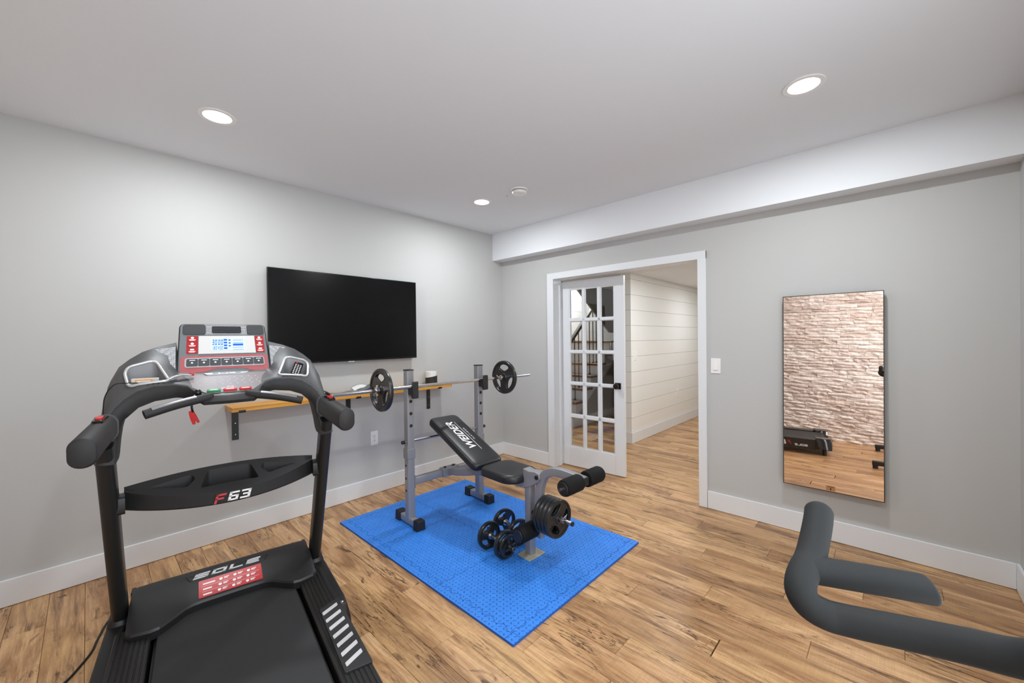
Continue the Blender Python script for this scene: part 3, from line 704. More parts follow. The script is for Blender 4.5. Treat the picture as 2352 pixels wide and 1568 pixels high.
# ------------------------------------------------------------------ weight plates
def plate_mesh(R, t, name='weight_plate'):
    """three-grip plate, axis z, centred on z = 0"""
    mb = MB(); holes = []
    for k in range(3):
        a = pi / 2 + k * 2 * pi / 3; h = []
        for u, v in ((.56, -.49), (.73, -.35), (.80, 0), (.73, .35), (.56, .49), (.40, .22), (.34, 0), (.40, -.22)):
            h.append((R * (u * cos(a) - v * sin(a)), R * (u * sin(a) + v * cos(a))))
        holes.append(rpoly(h, R * .10, 3))
    holes.append(circ(.0142, 16))
    mb.plate(circ(R * .93, 48), holes, -t * .30, t * .30)
    mb.loft([[(r * cos(2 * pi * j / 48), r * sin(2 * pi * j / 48), z) for j in range(48)] for r, z in
             ((R * .86, -t * .30), (R * .88, -t * .47), (R * .92, -t * .5), (R * .975, -t * .47), (R, -t * .3), (R, t * .3), (R * .975, t * .47), (R * .92, t * .5), (R * .88, t * .47), (R * .86, t * .30))], cap=False)
    mb.loft([[(r * cos(2 * pi * j / 28), r * sin(2 * pi * j / 28), z) for j in range(28)] for r, z in
             ((.0142, -t * .5), (R * .22, -t * .5), (R * .26, -t * .3), (R * .26, t * .3), (R * .22, t * .5), (.0142, t * .5), (.0142, -t * .5))], cap=False)
    for hh in holes[:3]:
        mb.tube([(x, y, t * .30) for x, y in hh] + [(hh[0][0], hh[0][1], t * .30)], R * .022, 6, cap=False)
        mb.tube([(x, y, -t * .30) for x, y in hh] + [(hh[0][0], hh[0][1], -t * .30)], R * .022, 6, cap=False)
    return mb
P_big = plate_mesh(.1465, .032).mesh('weight_plate', iron_plate, 40)
P_mid = plate_mesh(.1125, .030).mesh('weight_plate', iron_plate, 40)
P_sml = plate_mesh(.0870, .026).mesh('weight_plate', iron_plate, 40)
P_tny = plate_mesh(.0680, .022).mesh('weight_plate', iron_plate, 40)
# ------------------------------------------------------------------ weight bench (local: +y backwards to the wall, x right)
BA = radians(-2.8)
bn = thing('weight_bench', 'silver weight bench with black pads and barbell uprights on the blue mat', 'weight bench', (-1.457, -.81, 0), BA)
UX, UW = .331, .028
def tb(p, q, w, h, up=(0, 0, 1)): return MB().tube([p, q], 1.0, sec=rr(-w / 2, -h / 2, w / 2, h / 2, .006, 3), up=up)
for s in (-1, 1):
    x = s * UX
    u = tb((x, 0, .05), (x, 0, 1.155), .056, .056, (0, 1, 0)).build('upright', silver_paint, bn, smooth=35)
    MB().box(x - .0285, -.0285, 1.150, x + .0285, .0285, 1.159).build('end_cap', black_plastic, u, bevel=0.002)
    for z in (.925, .835, .745): MB().cyl((x, -.0290, z), (x, -.02, z), .0125, 16).build('adjustment_hole', gap_dark, u)
    for z in (.544, .45, .355, .266): MB().cyl((x - .0290, 0.004, z), (x - .02, 0.004, z), .009, 12).build('adjustment_hole', gap_dark, u)
    MB().box(x - .033, -.033, .50, x + .033, .033, .575).build('sleeve', silver_paint, u, bevel=0.003)
    tb((x, .145, .046), (x, -.115, .046), .05, .05).build('foot_tube', silver_paint, bn, smooth=35)
    for y0, y1 in ((-.155, -.095), (.10, .17)):
        MB().loft([[(x - a, y0 if c == 0 else y0, z), (x + a, y0, z), (x + a, y1, z), (x - a, y1, z)] for a, z, c in ((.037, .0127, 0), (.034, .02, 0), (.031, .08, 1))]).build('foot_cap', rubber, bn, bevel=0.004)
    hk = MB().prism([(-.104, -.082), (-.086, -.086), (-.070, -.060), (-.0285, -.060), (-.0285, -.012), (-.056, -.0140), (-.080, -.0140), (-.088, .040), (-.103, .036)], -.023, .023, frame((x, 0, 1.037), (0, 1, 0), (0, 0, 1))).build('bar_hook', soft_black, bn, bevel=0.004)
MB().cyl((-UX - .05, .0, .626), (UX + .05, .0, .626), .0095, 12).build('backrest_rod', steel, bn, smooth=40)
for s in (-1, 1): MB().cyl((s * (UX + .04), 0, .626), (s * (UX + .062), 0, .626), .013, 12).build('rod_knob', black_plastic, bn, smooth=40)
for s in (-1, 1):
    tb((s * (UX - .02), .0, .325), (s * .03, -.03, .338), .038, .055).build('cross_tube', silver_paint, bn, smooth=35)
    MB().box(s * (UX - .03) - .004, -.03, .28, s * (UX - .03) + .004, .03, .37).build('weld_plate', silver_paint, bn)
br = MB().box(-.075, -.062, .306, .075, .0, .372).build('center_bracket', silver_paint, bn, bevel=0.004)
for s in (-.04, .04): MB().cyl((s, -.03, .372), (s, -.03, .380), .011, 10).build('bolt', black_metal, br)
FY = -.915
MB().tube(spline([(0, -.03, .338), (0, -.22, .372), (0, -.45, .430), (0, -.70, .452), (0, FY + .02, .455)], 6), 1.0, sec=rr(-.025, -.03, .025, .03, .006, 3), up=(1, 0, 0)).build('main_rail', silver_paint, bn, smooth=35)
fp = tb((0, FY, .016), (0, FY, .545), .05, .05, (0, 1, 0)).build('front_post', silver_paint, bn, smooth=35)
MB().cyl((0, FY - .0262, .285), (0, FY - .02, .285), .014, 14).build('adjustment_hole', gap_dark, fp)
MB().prism(rr(-.072, FY - .062, .072, FY + .05, .006, 3), .0128, .0185).build('foot_plate', cream_plate, bn, bevel=0.001)
MB().prism([(FY + .03, .43), (FY + .03, .555), (FY - .02, .548), (FY - .075, .556), (FY - .105, .548), (FY - .112, .52), (FY - .095, .495), (FY - .03, .455)], -.031, .031, frame((0, 0, 0), (0, 1, 0), (0, 0, 1))).build('pivot_bracket', silver_paint, bn, bevel=0.003)
MB().cyl((-.038, FY - .088, .525), (.038, FY - .088, .525), .013, 14).build('pivot_bolt', black_plastic, bn, smooth=40)
MB().cyl((-.036, FY + .055, .475), (.036, FY + .055, .475), .011, 12).build('rail_bolt', black_plastic, bn, smooth=40)
# leg lever with foam rollers and the plate peg
LY = FY - .083
lp = spline([(0, LY, .150), (0, LY, .25), (0, LY, .38), (0, LY - .008, .46), (0, LY - .045, .540), (0, LY - .105, .577), (0, LY - .18, .588), (0, LY - .27, .584), (0, LY - .345, .578)], 6)
lv = MB().tube(lp, 1.0, sec=rr(-.025, -.021, .025, .021, .006, 3), up=(1, 0, 0)).build('leg_lever', silver_paint, bn, smooth=35)
MB().box(-.024, LY - .355, .556, .024, LY - .343, .600).build('end_cap', black_plastic, lv, bevel=0.002)
MB().cyl((-.2, LY - .325, .578), (.2, LY - .325, .578), .009, 10).build('roller_axle', steel, bn, smooth=40)
MB().cyl((-.17, LY + .022, .205), (.17, LY + .022, .205), .009, 10).build('roller_axle', steel, bn, smooth=40)
def roller(y, z, s, r=.046):
    a, b_ = (.030, .172)
    M = axis((s * a, y, z), (s, 0, 0))
    o = MB().lathe([(.012, 0), (r * .93, .0), (r, .008), (r, b_ - a - .016), (r * .9, b_ - a - .003), (r * .72, b_ - a), (.001, b_ - a)], M, 28).build('foam_roller', foam_black, bn, smooth=40)
    MB().ring(r * .74, .0008, b_ - a + .0008, 30, 6, M).build('end_disc_rim', key_gray, o)
    MB().lathe([(r * .70, b_ - a), (r * .68, b_ - a + .002), (.001, b_ - a + .002)], M, 24).build('end_disc', black_plastic, o)
for s in (-1, 1): roller(LY - .325, .578, s)
for s in (-1, 1): roller(LY + .022, .205, s, .050)
MB().cyl((0, LY - .02, .310), (0, LY - .25, .310), .0125, 16).build('plate_peg', steel, bn, smooth=40)
MB().cyl((0, LY - .248, .310), (0, LY - .256, .310), .0135, 16).build('peg_cap', black_plastic, bn, smooth=40)
# pads
def pad(name, L, W, T, M, taper=0.0):
    """upholstered pad, long axis x, top at z = 0"""
    o = MB(); outl = rpoly([(-L / 2, -W / 2 + taper), (-L / 2 + taper * .6, -W / 2), (L / 2 - taper, -W / 2), (L / 2, -W / 2 + taper), (L / 2, W / 2 - taper), (L / 2 - taper, W / 2), (-L / 2 + taper * .6, W / 2), (-L / 2, W / 2 - taper)] if taper else [(-L / 2, -W / 2), (L / 2, -W / 2), (L / 2, W / 2), (-L / 2, W / 2)], .05, 6)
    rings = []
    for e, z in ((.010, -T), (.002, -T * .94), (0.0, -T * .75), (0.0, -T * .45), (.003, -T * .22), (.010, -T * .08), (.022, -.001), (.05, .003)):
        rings.append([((x if abs(x) < 1e-9 else x * (1 - e / (L / 2))), y * (1 - e / (W / 2)), z) for x, y in outl])
    return o.loft(rings, M).build(name, vinyl, bn, smooth=60)
bt, bb = Vector((0, .055, .765)), Vector((0, -.535, .512))
bM = frame((bt + bb) / 2 , bb - bt, (1, 0, 0)); 
if bM[2][2] < 0: bM = frame((bt + bb) / 2, bb - bt, (-1, 0, 0))
bp_ = pad('backrest_pad', (bb - bt).length, .265, .052, bM)
sgn = 1
tM = frame((bt + bb) / 2 + Vector((bM[0][2], bM[1][2], bM[2][2])) * .0034, bt - bb, (-1, 0, 0))
if tM[2][2] < 0: tM = frame((bt + bb) / 2 + Vector((bM[0][2], bM[1][2], bM[2][2])) * .0034, bt - bb, (1, 0, 0))
MB().text('WEIDER', .088, tM @ Matrix.Translation((.030, .012, 0)), bold=.018, shear=.28, sx=1.12).build('brand_lettering', white_ink, bp_)
MB().box(-.17, -.036, 0, .20, -.033, .0008, tM).text('PLATINUM', .019, tM @ Matrix.Translation((.03, -.060, 0)), space=1.9, shear=.2).build('brand_underline', white_ink, bp_)
MB().tube([bt + Vector((.0, -.15, -.115)), bb + Vector((0, .02, -.065))], 1.0, sec=rr(-.02, -.015, .02, .015, .004, 2)).build('pad_support', silver_paint, bn, smooth=35)
sM = frame((0, -.725, .520), (0, -1, 0), (1, 0, 0))
if sM[2][2] < 0: sM = frame((0, -.725, .520), (0, -1, 0), (-1, 0, 0))
pad('seat_pad', .335, .285, .055, sM, .055)
# ------------------------------------------------------------------ barbell in the hooks
bbx = thing('barbell', 'chrome barbell with one black three-grip plate at each end, on the bench hooks', 'barbell', (-1.461, -.877, 1.037), BA * .5)
MB().cyl((-.919, 0, 0), (.919, 0, 0), .0126, 20).build('bar', chrome, bbx, smooth=40)
for s in (-1, 1):
    put(P_big, 'weight_plate', bbx, axis((s * .584, 0, 0), (s, 0, 0)))
    MB().lathe([(.0126, -.012), (.021, -.012), (.021, .0), (.0126, 0)], axis((s * .555, 0, 0), (s, 0, 0)), 20).build('inner_collar', chrome, bbx, smooth=40)
    c = MB().lathe([(.0126, 0), (.024, 0), (.024, .02), (.0126, .02)], axis((s * .604, 0, 0), (s, 0, 0)), 12).build('spin_collar', steel, bbx, smooth=40)
    M = axis((s * .614, 0, 0), (s, 0, 0))
    MB().tube([(.0, -.036, 0), (0, .036, 0)], .007, 10, M).build('collar_lug', cream_plate, c, smooth=40)
    mb = MB(); k = 40
    for i in range(k): 
        xx = s * (.655 + (.919 - .66) * i / k); mb.ring(.0126, .0016, 0, 16, 4, axis((xx, 0, 0), (1, 0, 0)))
    tag(mb.build('thread', chrome, bbx, smooth=40), kind='stuff')
# ------------------------------------------------------------------ plates on the bench peg
pegw = PM[bn] @ Vector((0, LY, .310)); bdir = (PM[bn].to_3x3() @ Vector((0, -1, 0)))
names = ['innermost of four stacked black plates on the bench peg, next to the lever', 'second plate from the lever among four stacked on the bench peg', 'third plate from the lever among four stacked on the bench peg', 'outermost of four stacked black plates on the bench peg, marked 10']
for k in range(4):
    c = pegw + bdir * (.052 + .0305 * k) + Vector((0, 0, -.0018))
    o = put(P_mid, 'weight_plate', None, axis(c, bdir) @ Matrix.Rotation(radians((0, 40, 75, 25)[k]), 4, 'Z'))
    tag(o, names[k], 'weight plate', 'weight plates on the bench peg')
    if k == 3:
        MB().text('10', .030, Matrix.Translation((.005, -.062, .0092)) @ Matrix.Rotation(radians(-25), 4, 'Z'), bold=.01, z=.0012).build('number', iron_plate, o)
pk = thing('spring_collar', 'steel spring clip holding the plates on the bench peg', 'collar', pegw + bdir * .172)
Mx = axis((0, 0, 0), bdir)
sp = [Vector((.0148 * cos(t * .7), .0148 * sin(t * .7), .0016 * t * .6)) for t in range(30)]
MB().tube([Mx @ p for p in sp], .0016, 6).build('spring', steel, pk, smooth=40)
MB().tube([Mx @ Vector((.0148, 0, 0)), Mx @ Vector((.035, .015, .004))], .0016, 6).tube([Mx @ sp[-1], Mx @ (sp[-1] + Vector((.01, .025, .004)))], .0016, 6).build('grip', steel, pk, smooth=40)
# ------------------------------------------------------------------ dumbbells on the mat
def dumbbell(label, p, q, small):
    """p, q: plate centres of the two ends at axle height"""
    p, q = Vector(p), Vector(q); d = (q - p); L = d.length; mid = (p + q) / 2
    t = thing('dumbbell', label, 'dumbbell', (mid.x, mid.y, 0), math.atan2(d.y, d.x), 'dumbbells on the blue mat')
    h = MB().cyl((-L / 2 - .075, 0, mid.z), (L / 2 + (.085 if small else .07), 0, mid.z), .0125, 18).build('bar', chrome, t, smooth=40)
    MB().cyl((-L / 2 + .025, 0, mid.z), (L / 2 - .022, 0, mid.z), .0145, 18).build('grip', steel, t, smooth=40)
    MB().cyl((L / 2 + (.085 if small else .07), 0, mid.z), (L / 2 + (.085 if small else .07) + .001, 0, mid.z), .0095, 14).build('end_hole', gap_dark, h)
    for s in (-1, 1):
        put(P_sml, 'weight_plate', t, axis((s * L / 2, 0, mid.z), (s, 0, 0)) @ Matrix.Rotation(s * .4, 4, 'Z'))
        MB().lathe([(.0125, 0), (.021, .0), (.021, .008), (.0125, .008)], axis((s * (L / 2 - .0235), 0, mid.z), (s, 0, 0)), 16).build('inner_collar', chrome, t, smooth=40)
        off = L / 2 + (.0135 if not (small and s > 0) else .038)
        M = axis((s * off, 0, mid.z), (s, 0, 0))
        c = MB().lathe([(.0125, 0), (.023, .0), (.021, .016), (.0125, .016)], M, 14).build('spin_collar', black_metal, t, smooth=40)
        mb = MB()
        for a in range(4): mb.tube([(.018 * cos(a * pi / 2 + .4), .018 * sin(a * pi / 2 + .4), .009), (.04 * cos(a * pi / 2 + .4), .04 * sin(a * pi / 2 + .4), .013)], .006, 8, M)
        mb.build('collar_lug', black_metal, c, smooth=40)
    if small: put(P_tny, 'weight_plate', t, axis((L / 2 + .0255, 0, mid.z), (1, 0, 0)) @ Matrix.Rotation(.9, 4, 'Z'))
dumbbell('front black dumbbell nearest the camera, with a second small plate on its near end', (-1.632, -1.478, .0997), (-1.647, -1.642, .0997), True)
dumbbell('rear black dumbbell half hidden behind the lower foam roller', (-1.425, -1.415, .0997), (-1.475, -1.60, .0997), False)
HANDLE = {'A': (-2.6138, -3.3086, 1.1099), 'A2': (-2.6442, -3.3101, 1.0903), 'B': (-2.6941, -3.3072, 1.0568), 'B2': (-2.7257, -3.303, 1.0458), 'C': (-2.7439, -3.3013, 1.0368), 'C2': (-2.753, -3.3035, 1.0275), 'D': (-2.7559, -3.3122, 1.0177), 'D2': (-2.7529, -3.3271, 1.0113), 'E': (-2.7469, -3.348, 1.0095), 'F': (-2.7408, -3.4082, 1.0182), 'F2': (-2.7448, -3.4548, 1.0294), 'G': (-2.7574, -3.4923, 1.0426),
          's0': (-2.716, -3.3075, 1.0471), 's1': (-2.6724, -3.3712, 1.0386), 's2': (-2.6349, -3.4283, 1.0312)}
# ------------------------------------------------------------------ treadmill (local: x right, y forwards to the wall)
tm = thing('treadmill', 'large black treadmill with a lit console in front of the television wall', 'treadmill', (-2.955, -1.027, 0), radians(-8.6))
ST = [  # x, back top, middle, front top, front bottom, back bottom as (y, z)
 (0.0, (.05, 1.29), (-.075, 1.230), (-.300, 1.157), (-.315, 1.114), (.03, 1.20)),
 (.088, (.05, 1.29), (-.075, 1.230), (-.298, 1.158), (-.312, 1.115), (.03, 1.20)),
 (.106, (.05, 1.29), (-.075, 1.230), (-.275, 1.166), (-.285, 1.125), (.03, 1.20)),
 (.140, (.05, 1.29), (-.075, 1.232), (-.205, 1.195), (-.210, 1.135), (.03, 1.20)),
 (.176, (.05, 1.29), (-.072, 1.236), (-.188, 1.204), (-.190, 1.140), (.02, 1.19)),
 (.185, (.045, 1.379), (-.06, 1.246), (-.186, 1.206), (-.186, 1.140), (.02, 1.19)),
 (.250, (.02, 1.360), (-.05, 1.296), (-.182, 1.206), (-.180, 1.132), (.01, 1.17)),
 (.300, (.0, 1.338), (-.055, 1.298), (-.188, 1.192), (-.184, 1.112), (-.01, 1.14)),
 (.340, (-.012, 1.308), (-.068, 1.280), (-.196, 1.164), (-.196, 1.070), (-.04, 1.10)),
 (.370, (-.030, 1.274), (-.080, 1.248), (-.206, 1.126), (-.212, 1.030), (-.08, 1.05)),
 (.392, (-.055, 1.232), (-.095, 1.210), (-.214, 1.090), (-.222, 1.010), (-.11, 1.02)),
 (.402, (-.085, 1.190), (-.115, 1.170), (-.214, 1.070), (-.220, 1.020), (-.13, 1.03))]
def stat(x):
    x = abs(x)
    for a, b in zip(ST, ST[1:]):
        if x <= b[0]:
            t = (x - a[0]) / (b[0] - a[0]); return [tuple(p + (q - p) * t for p, q in zip(a[i], b[i])) for i in range(1, 6)]
    return ST[-1][1:]
def ztop(x, y):
    bt, md, ft, _, _ = stat(x)
    if y >= md[0]: t = (y - md[0]) / (bt[0] - md[0]); return md[1] + (bt[1] - md[1]) * t
    t = (y - ft[0]) / (md[0] - ft[0]); return ft[1] + (md[1] - ft[1]) * t
ARM = [  # rings that turn down into the arms: back outer, ridge, front outer, front inner, back inner
 ((.372, -.030, 1.276), (.374, -.085, 1.250), (.368, -.206, 1.132), (.346, -.210, 1.060), (.344, -.080, 1.085)),
 ((.394, -.060, 1.222), (.396, -.115, 1.198), (.390, -.222, 1.092), (.353, -.232, 1.022), (.352, -.120, 1.036)),
 ((.404, -.100, 1.152), (.406, -.152, 1.130), (.403, -.247, 1.048), (.354, -.260, .995), (.354, -.160, .992)),
 ((.410, -.150, 1.065), (.412, -.198, 1.048), (.411, -.278, 1.005), (.354, -.288, .962), (.354, -.198, .945)),
 ((.412, -.198, .965), (.413, -.246, .952), (.412, -.308, .930), (.354, -.310, .925), (.354, -.226, .930))]
xs = sorted({-s[0] for s in ST if s[0] < .345} | {s[0] for s in ST if s[0] < .345} | {s * v for s in (-1, 1) for v in (.123, .16, .215, .275, .32)})
mb = MB(); rings = []
def ring12(bt, md, ft, fb, bb):
    bt, md, ft, fb, bb = (Vector(p) for p in (bt, md, ft, fb, bb)); L = lambda a, b, t: a.lerp(b, t)
    c = (bt + md + ft + fb + bb) / 5; pull = lambda p, k: p + (c - p) * k
    return [bt, L(bt, md, .5), md, L(md, ft, .5), L(md, ft, .93), pull(L(ft, fb, .10), -.02), pull(L(ft, fb, .5), -.09), pull(L(ft, fb, .9), -.02), L(fb, bb, .06), L(fb, bb, .5), bb, L(bb, bt, .5)]
for x in xs: rings.append([mb._v(p, None) for p in ring12(*[(x, y, z) for y, z in stat(x)])])
for r in ARM:
    rings.append([mb._v(p, None) for p in ring12(*r)])
    rings.insert(0, [mb._v((-p.x, p.y, p.z), None) for p in ring12(*r)])
for a, b in zip(rings, rings[1:]):
    for i in range(12):
        j = (i + 1) % 12; mb._f((a[i], a[j], b[j], b[i]), 0 if i in (0, 1, 2, 3, 4, 11) else 1)
mb._f(rings[0][::-1], 1); mb._f(rings[-1], 1)
shell = mb.build('console_shell', [console_gray, soft_black], tm, smooth=40)
CUP = [(.250, -.050), (.350, -.080), (.328, -.168), (.200, -.168)]
cups = [rpoly([(s * x, y) for x, y in CUP][::s], .026, 5) for s in (-1, 1)]
cut(shell, [MB().prism(c, 1.186, 1.5) for c in cups])
for c, s in zip(cups, (-1, 1)):
    cx = sum(p[0] for p in c) / len(c); cy = sum(p[1] for p in c) / len(c)
    ins = lambda f: [(cx + (x - cx) * f, cy + (y - cy) * f) for x, y in c]
    mb = MB(); n = len(c)
    o1 = [mb._v((x, y, ztop(x, y) + .001), None) for x, y in ins(1.0)]; o2 = [mb._v((x, y, 1.192), None) for x, y in ins(.90)]
    i1 = [mb._v((x, y, ztop(x, y) + .001), None) for x, y in ins(.985)]; 
    for i in range(n):
        j = (i + 1) % n; mb._f((o1[i], o1[j], o2[j], o2[i]))
    mb._f(o2)
    ln = mb.build('tray_liner', well_gray, tm, smooth=40)
    MB().tube([(x, y, ztop(x, y) + .002) for x, y in ins(1.02)] + [(ins(1.02)[0][0], ins(1.02)[0][1], ztop(*ins(1.02)[0]) + .002)], .0058, 8, cap=False).build('tray_rim', silver_rim, tm, smooth=60)
    MB().box(cx - .055 if s < 0 else cx - .06, cy - .035, 1.1915, cx + .045 if s < 0 else cx - .025, cy - .030, 1.215).build('divider', well_gray, ln)
    # little printed marks in front of the tray
    mk = MB()
    for k in range(4):
        x = s * .245 + (k - 1.5) * .016; y = -.176; mk.cbox((x, y, ztop(x, y) + .0006), (.007, .006, .001))
    mk.build('printed_mark', gap_dark, shell)
# perforated wedges beside the display
for s in (-1, 1):
    T = [(.257, .003), (.188, .026), (.186, -.052)]
    mb = MB(); a = [(s * x, y, ztop(x, y) + .0035) for x, y in T]; b = [(x, y, z - .006) for x, y, z in a]
    mb.loft([a[::s], b[::s]]).build('perforated_panel', perforated, tm)
# display head
hx = lambda fy: .180 - .010 * (1 - fy)
DH = .268
DM = frame((0, -.060, 1.234), (1, 0, 0), (0, .132, .235))
def dpt(fx, fy): return ((fx - .5) * 2 * hx(fy), (1 - fy) * DH)
def dq(x0, y0, x1, y1): return [dpt(x0, y1), dpt(x1, y1), dpt(x1, y0), dpt(x0, y0)]
dh = MB().prism(rpoly(dq(0, 0, 1, 1), .022, 5), -.034, 0, DM, inset=.003).build('display_head', face_gray, tm, smooth=30)
MB().prism(rpoly(dq(-.012, -.012, 1.012, 1.01), .024, 5), -.036, -.007, DM).build('display_edge', black_plastic, tm)
MB().prism(rpoly(dq(.27, .015, .77, .235), .004, 2), 0, .0012, DM).build('top_grille', perforated, tm)
for a, b in ((.03, .285), (.77, .985)): MB().prism(rpoly(dq(a, .02, b, .225), .014, 5), 0, .0032, DM, inset=.001).build('speaker', speaker_cloth, tm)
vt = MB().prism(rpoly(dq(.355, .055, .70, .195), .005, 3), .0012, .0028, DM).build('air_vent', gloss_black, tm)
for k in range(5):
    y = .075 + k * .024; MB().prism(dq(.363, y, .692, y + .011), .0028, .0052, DM).build('vent_slat', key_gray, vt)
bz = MB().prism(dq(.205, .258, .855, .622), 0, .003, DM).build('display_bezel', bezel_white, tm)
MB().loft([[(x, y, .003) for x, y in dq(.215, .268, .845, .612)], [(x, y, .0022) for x, y in dq(.335, .305, .725, .565)]], DM, cap=False).build('bezel_slope', bezel_white, bz)
MB().prism(dq(.338, .308, .722, .562), .003, .0036, DM).build('lcd_screen', lcd_lit, tm)
mk = MB()
def seg7(s, x0, y0, w, h, gap):
    for ch in s:
        if ch == ':': mk.prism([(x0 + gap * .1, y0 + h * .1), (x0 + gap * .5, y0 + h * .1), (x0 + gap * .5, y0 + h * .2), (x0 + gap * .1, y0 + h * .2)], .0036, .0039, DM); x0 += gap; continue
        mk.bars([SEG[c] for c in DIG[ch]], DM, w, h, .06, .0036, .0039, x0, y0); x0 += w + gap
X_, Y_ = dpt(.352, .45); seg7('30', X_, Y_, .0078, .030, .0034); seg7('00', X_ + .0235, Y_, .0078, .030, .0034)
X_, Y_ = dpt(.352, .548); seg7('180', X_, Y_, .0046, .019, .0026); seg7('400', X_ + .0225, Y_, .0046, .019, .0026)
for k in range(4): mk.prism(dq(.485, .325 + k * .058, .525, .362 + k * .058), .0036, .0039, DM)
mk.prism(dq(.59, .425, .712, .468), .0036, .0039, DM)
for y in (.345, .40): mk.prism(dq(.595, y, .712, y + .008), .0036, .0039, DM)
for k in range(3): mk.prism(dq(.54, .335 + k * .06, .565, .365 + k * .06), .0036, .0038, DM)
mk.prism(dq(.59, .50, .712, .507), .0036, .0039, DM).prism(dq(.59, .545, .712, .552), .0036, .0039, DM)
mk.build('lcd_digits', lcd_blue, tm, weld=False)
for a, b in ((.078, .198), (.862, .968)):
    for k in range(3):
        y = .262 + k * .118
        bt_ = MB().prism(rpoly(dq(a, y, b, y + .108), .003, 2), 0, .0028, DM, inset=.0008).build('program_button', red_paint, tm)
        m2 = MB(); xm = (a + b) / 2
        cxy = dpt(xm, y + .036); m2.prism(circ(.0062, 12, *cxy) if k != 2 else rr(cxy[0] - .008, cxy[1] - .004, cxy[0] + .008, cxy[1] + .004, .003, 2), .0028, .0031, DM)
        m2.prism(dq(xm - .036, y + .066, xm + .036, y + .078), .0028, .0031, DM).prism(dq(xm - .028, y + .084, xm + .028, y + .092), .0028, .0031, DM)
        m2.build('icon', white_ink, bt_)
bd = MB().prism(rpoly([dpt(.02, .985), dpt(.28, .985), dpt(.36, .925), dpt(.70, .925), dpt(.78, .985), dpt(.985, .985), dpt(.985, .65), dpt(.02, .665)], .016, 4), 0, .002, DM).build('key_band', band_pink, tm)
MB().prism(rpoly(dq(.065, .70, .945, .885), .012, 4), .002, .0032, DM).build('key_frame', silver_rim, tm)
for k in range(7):
    a = .083 + k * .1225
    ky = MB().prism(rpoly(dq(a, .722, a + .117, .862), .005, 3), .0032, .0062, DM, inset=.001).build('key', key_gray, tm)
    q = dpt(a + .058, .80); m2 = MB().prism(circ(.0042, 10, *q), .0062, .0065, DM); m2.prism(dq(a + .03, .745, a + .09, .758), .0062, .0065, DM).build('icon', white_ink, ky)
# keypad on the sloping front
def on_top(x, y, h=0.0): return Vector((x, y, ztop(x, y) + h))
KM = frame(on_top(0, -.195), (1, 0, 0), on_top(0, -.20) * -1 + on_top(0, -.19))
kp = MB().prism(rpoly([(-.083, -.095), (.083, -.095), (.155, .015), (.165, .118), (-.165, .118), (-.155, .015)], .012, 4), .0, .004, KM).build('keypad', mat('keypad_gray', '8e8a8c', .35, .25), tm)
m2 = MB(); rg = random.Random(3)
for r in range(4):
    for k in range(9): m2.prism(circ(.0022, 8, -.11 + k * .0275 + (r % 2) * .008, .070 - r * .026), .004, .0044, KM)
m2.prism(rr(-.028, -.060, .028, -.054, .002, 2), .004, .0044, KM)
word(m2, '63', KM @ Matrix.Translation((.004, -.042, .004)), .011, .011, .003, .3, .0005)
m2.build('keypad_print', mat('pale_ink', 'dcdde0', .5), kp)
bg = MB().prism(rpoly([(-.075, .100), (.075, .100), (.088, .120), (-.088, .120)], .006, 3), .004, .009, KM).build('badge', silver_rim, tm)
word(MB(), 'SOLE', KM @ Matrix.Translation((0, .1105, .009)), .022, .009, .007, .2, .0006).build('badge_lettering', face_gray, bg)
MB().prism(rr(-.078, -.094, -.030, -.075, .005, 3), .004, .012, KM, inset=.002).build('start_button', green_plastic, tm)
for a, b in ((-.021, .028), (.036, .082)): MB().prism(rr(a, -.093, b, -.074, .006, 3), .004, .012, KM, inset=.002).build('stop_button', red_plastic, tm)
m2 = MB()
for a in (-.054, .003, .059): m2.prism(rr(a - .014, -.087, a + .014, -.081, .002, 2), .012, .0124, KM)
m2.build('button_print', white_ink, kp)
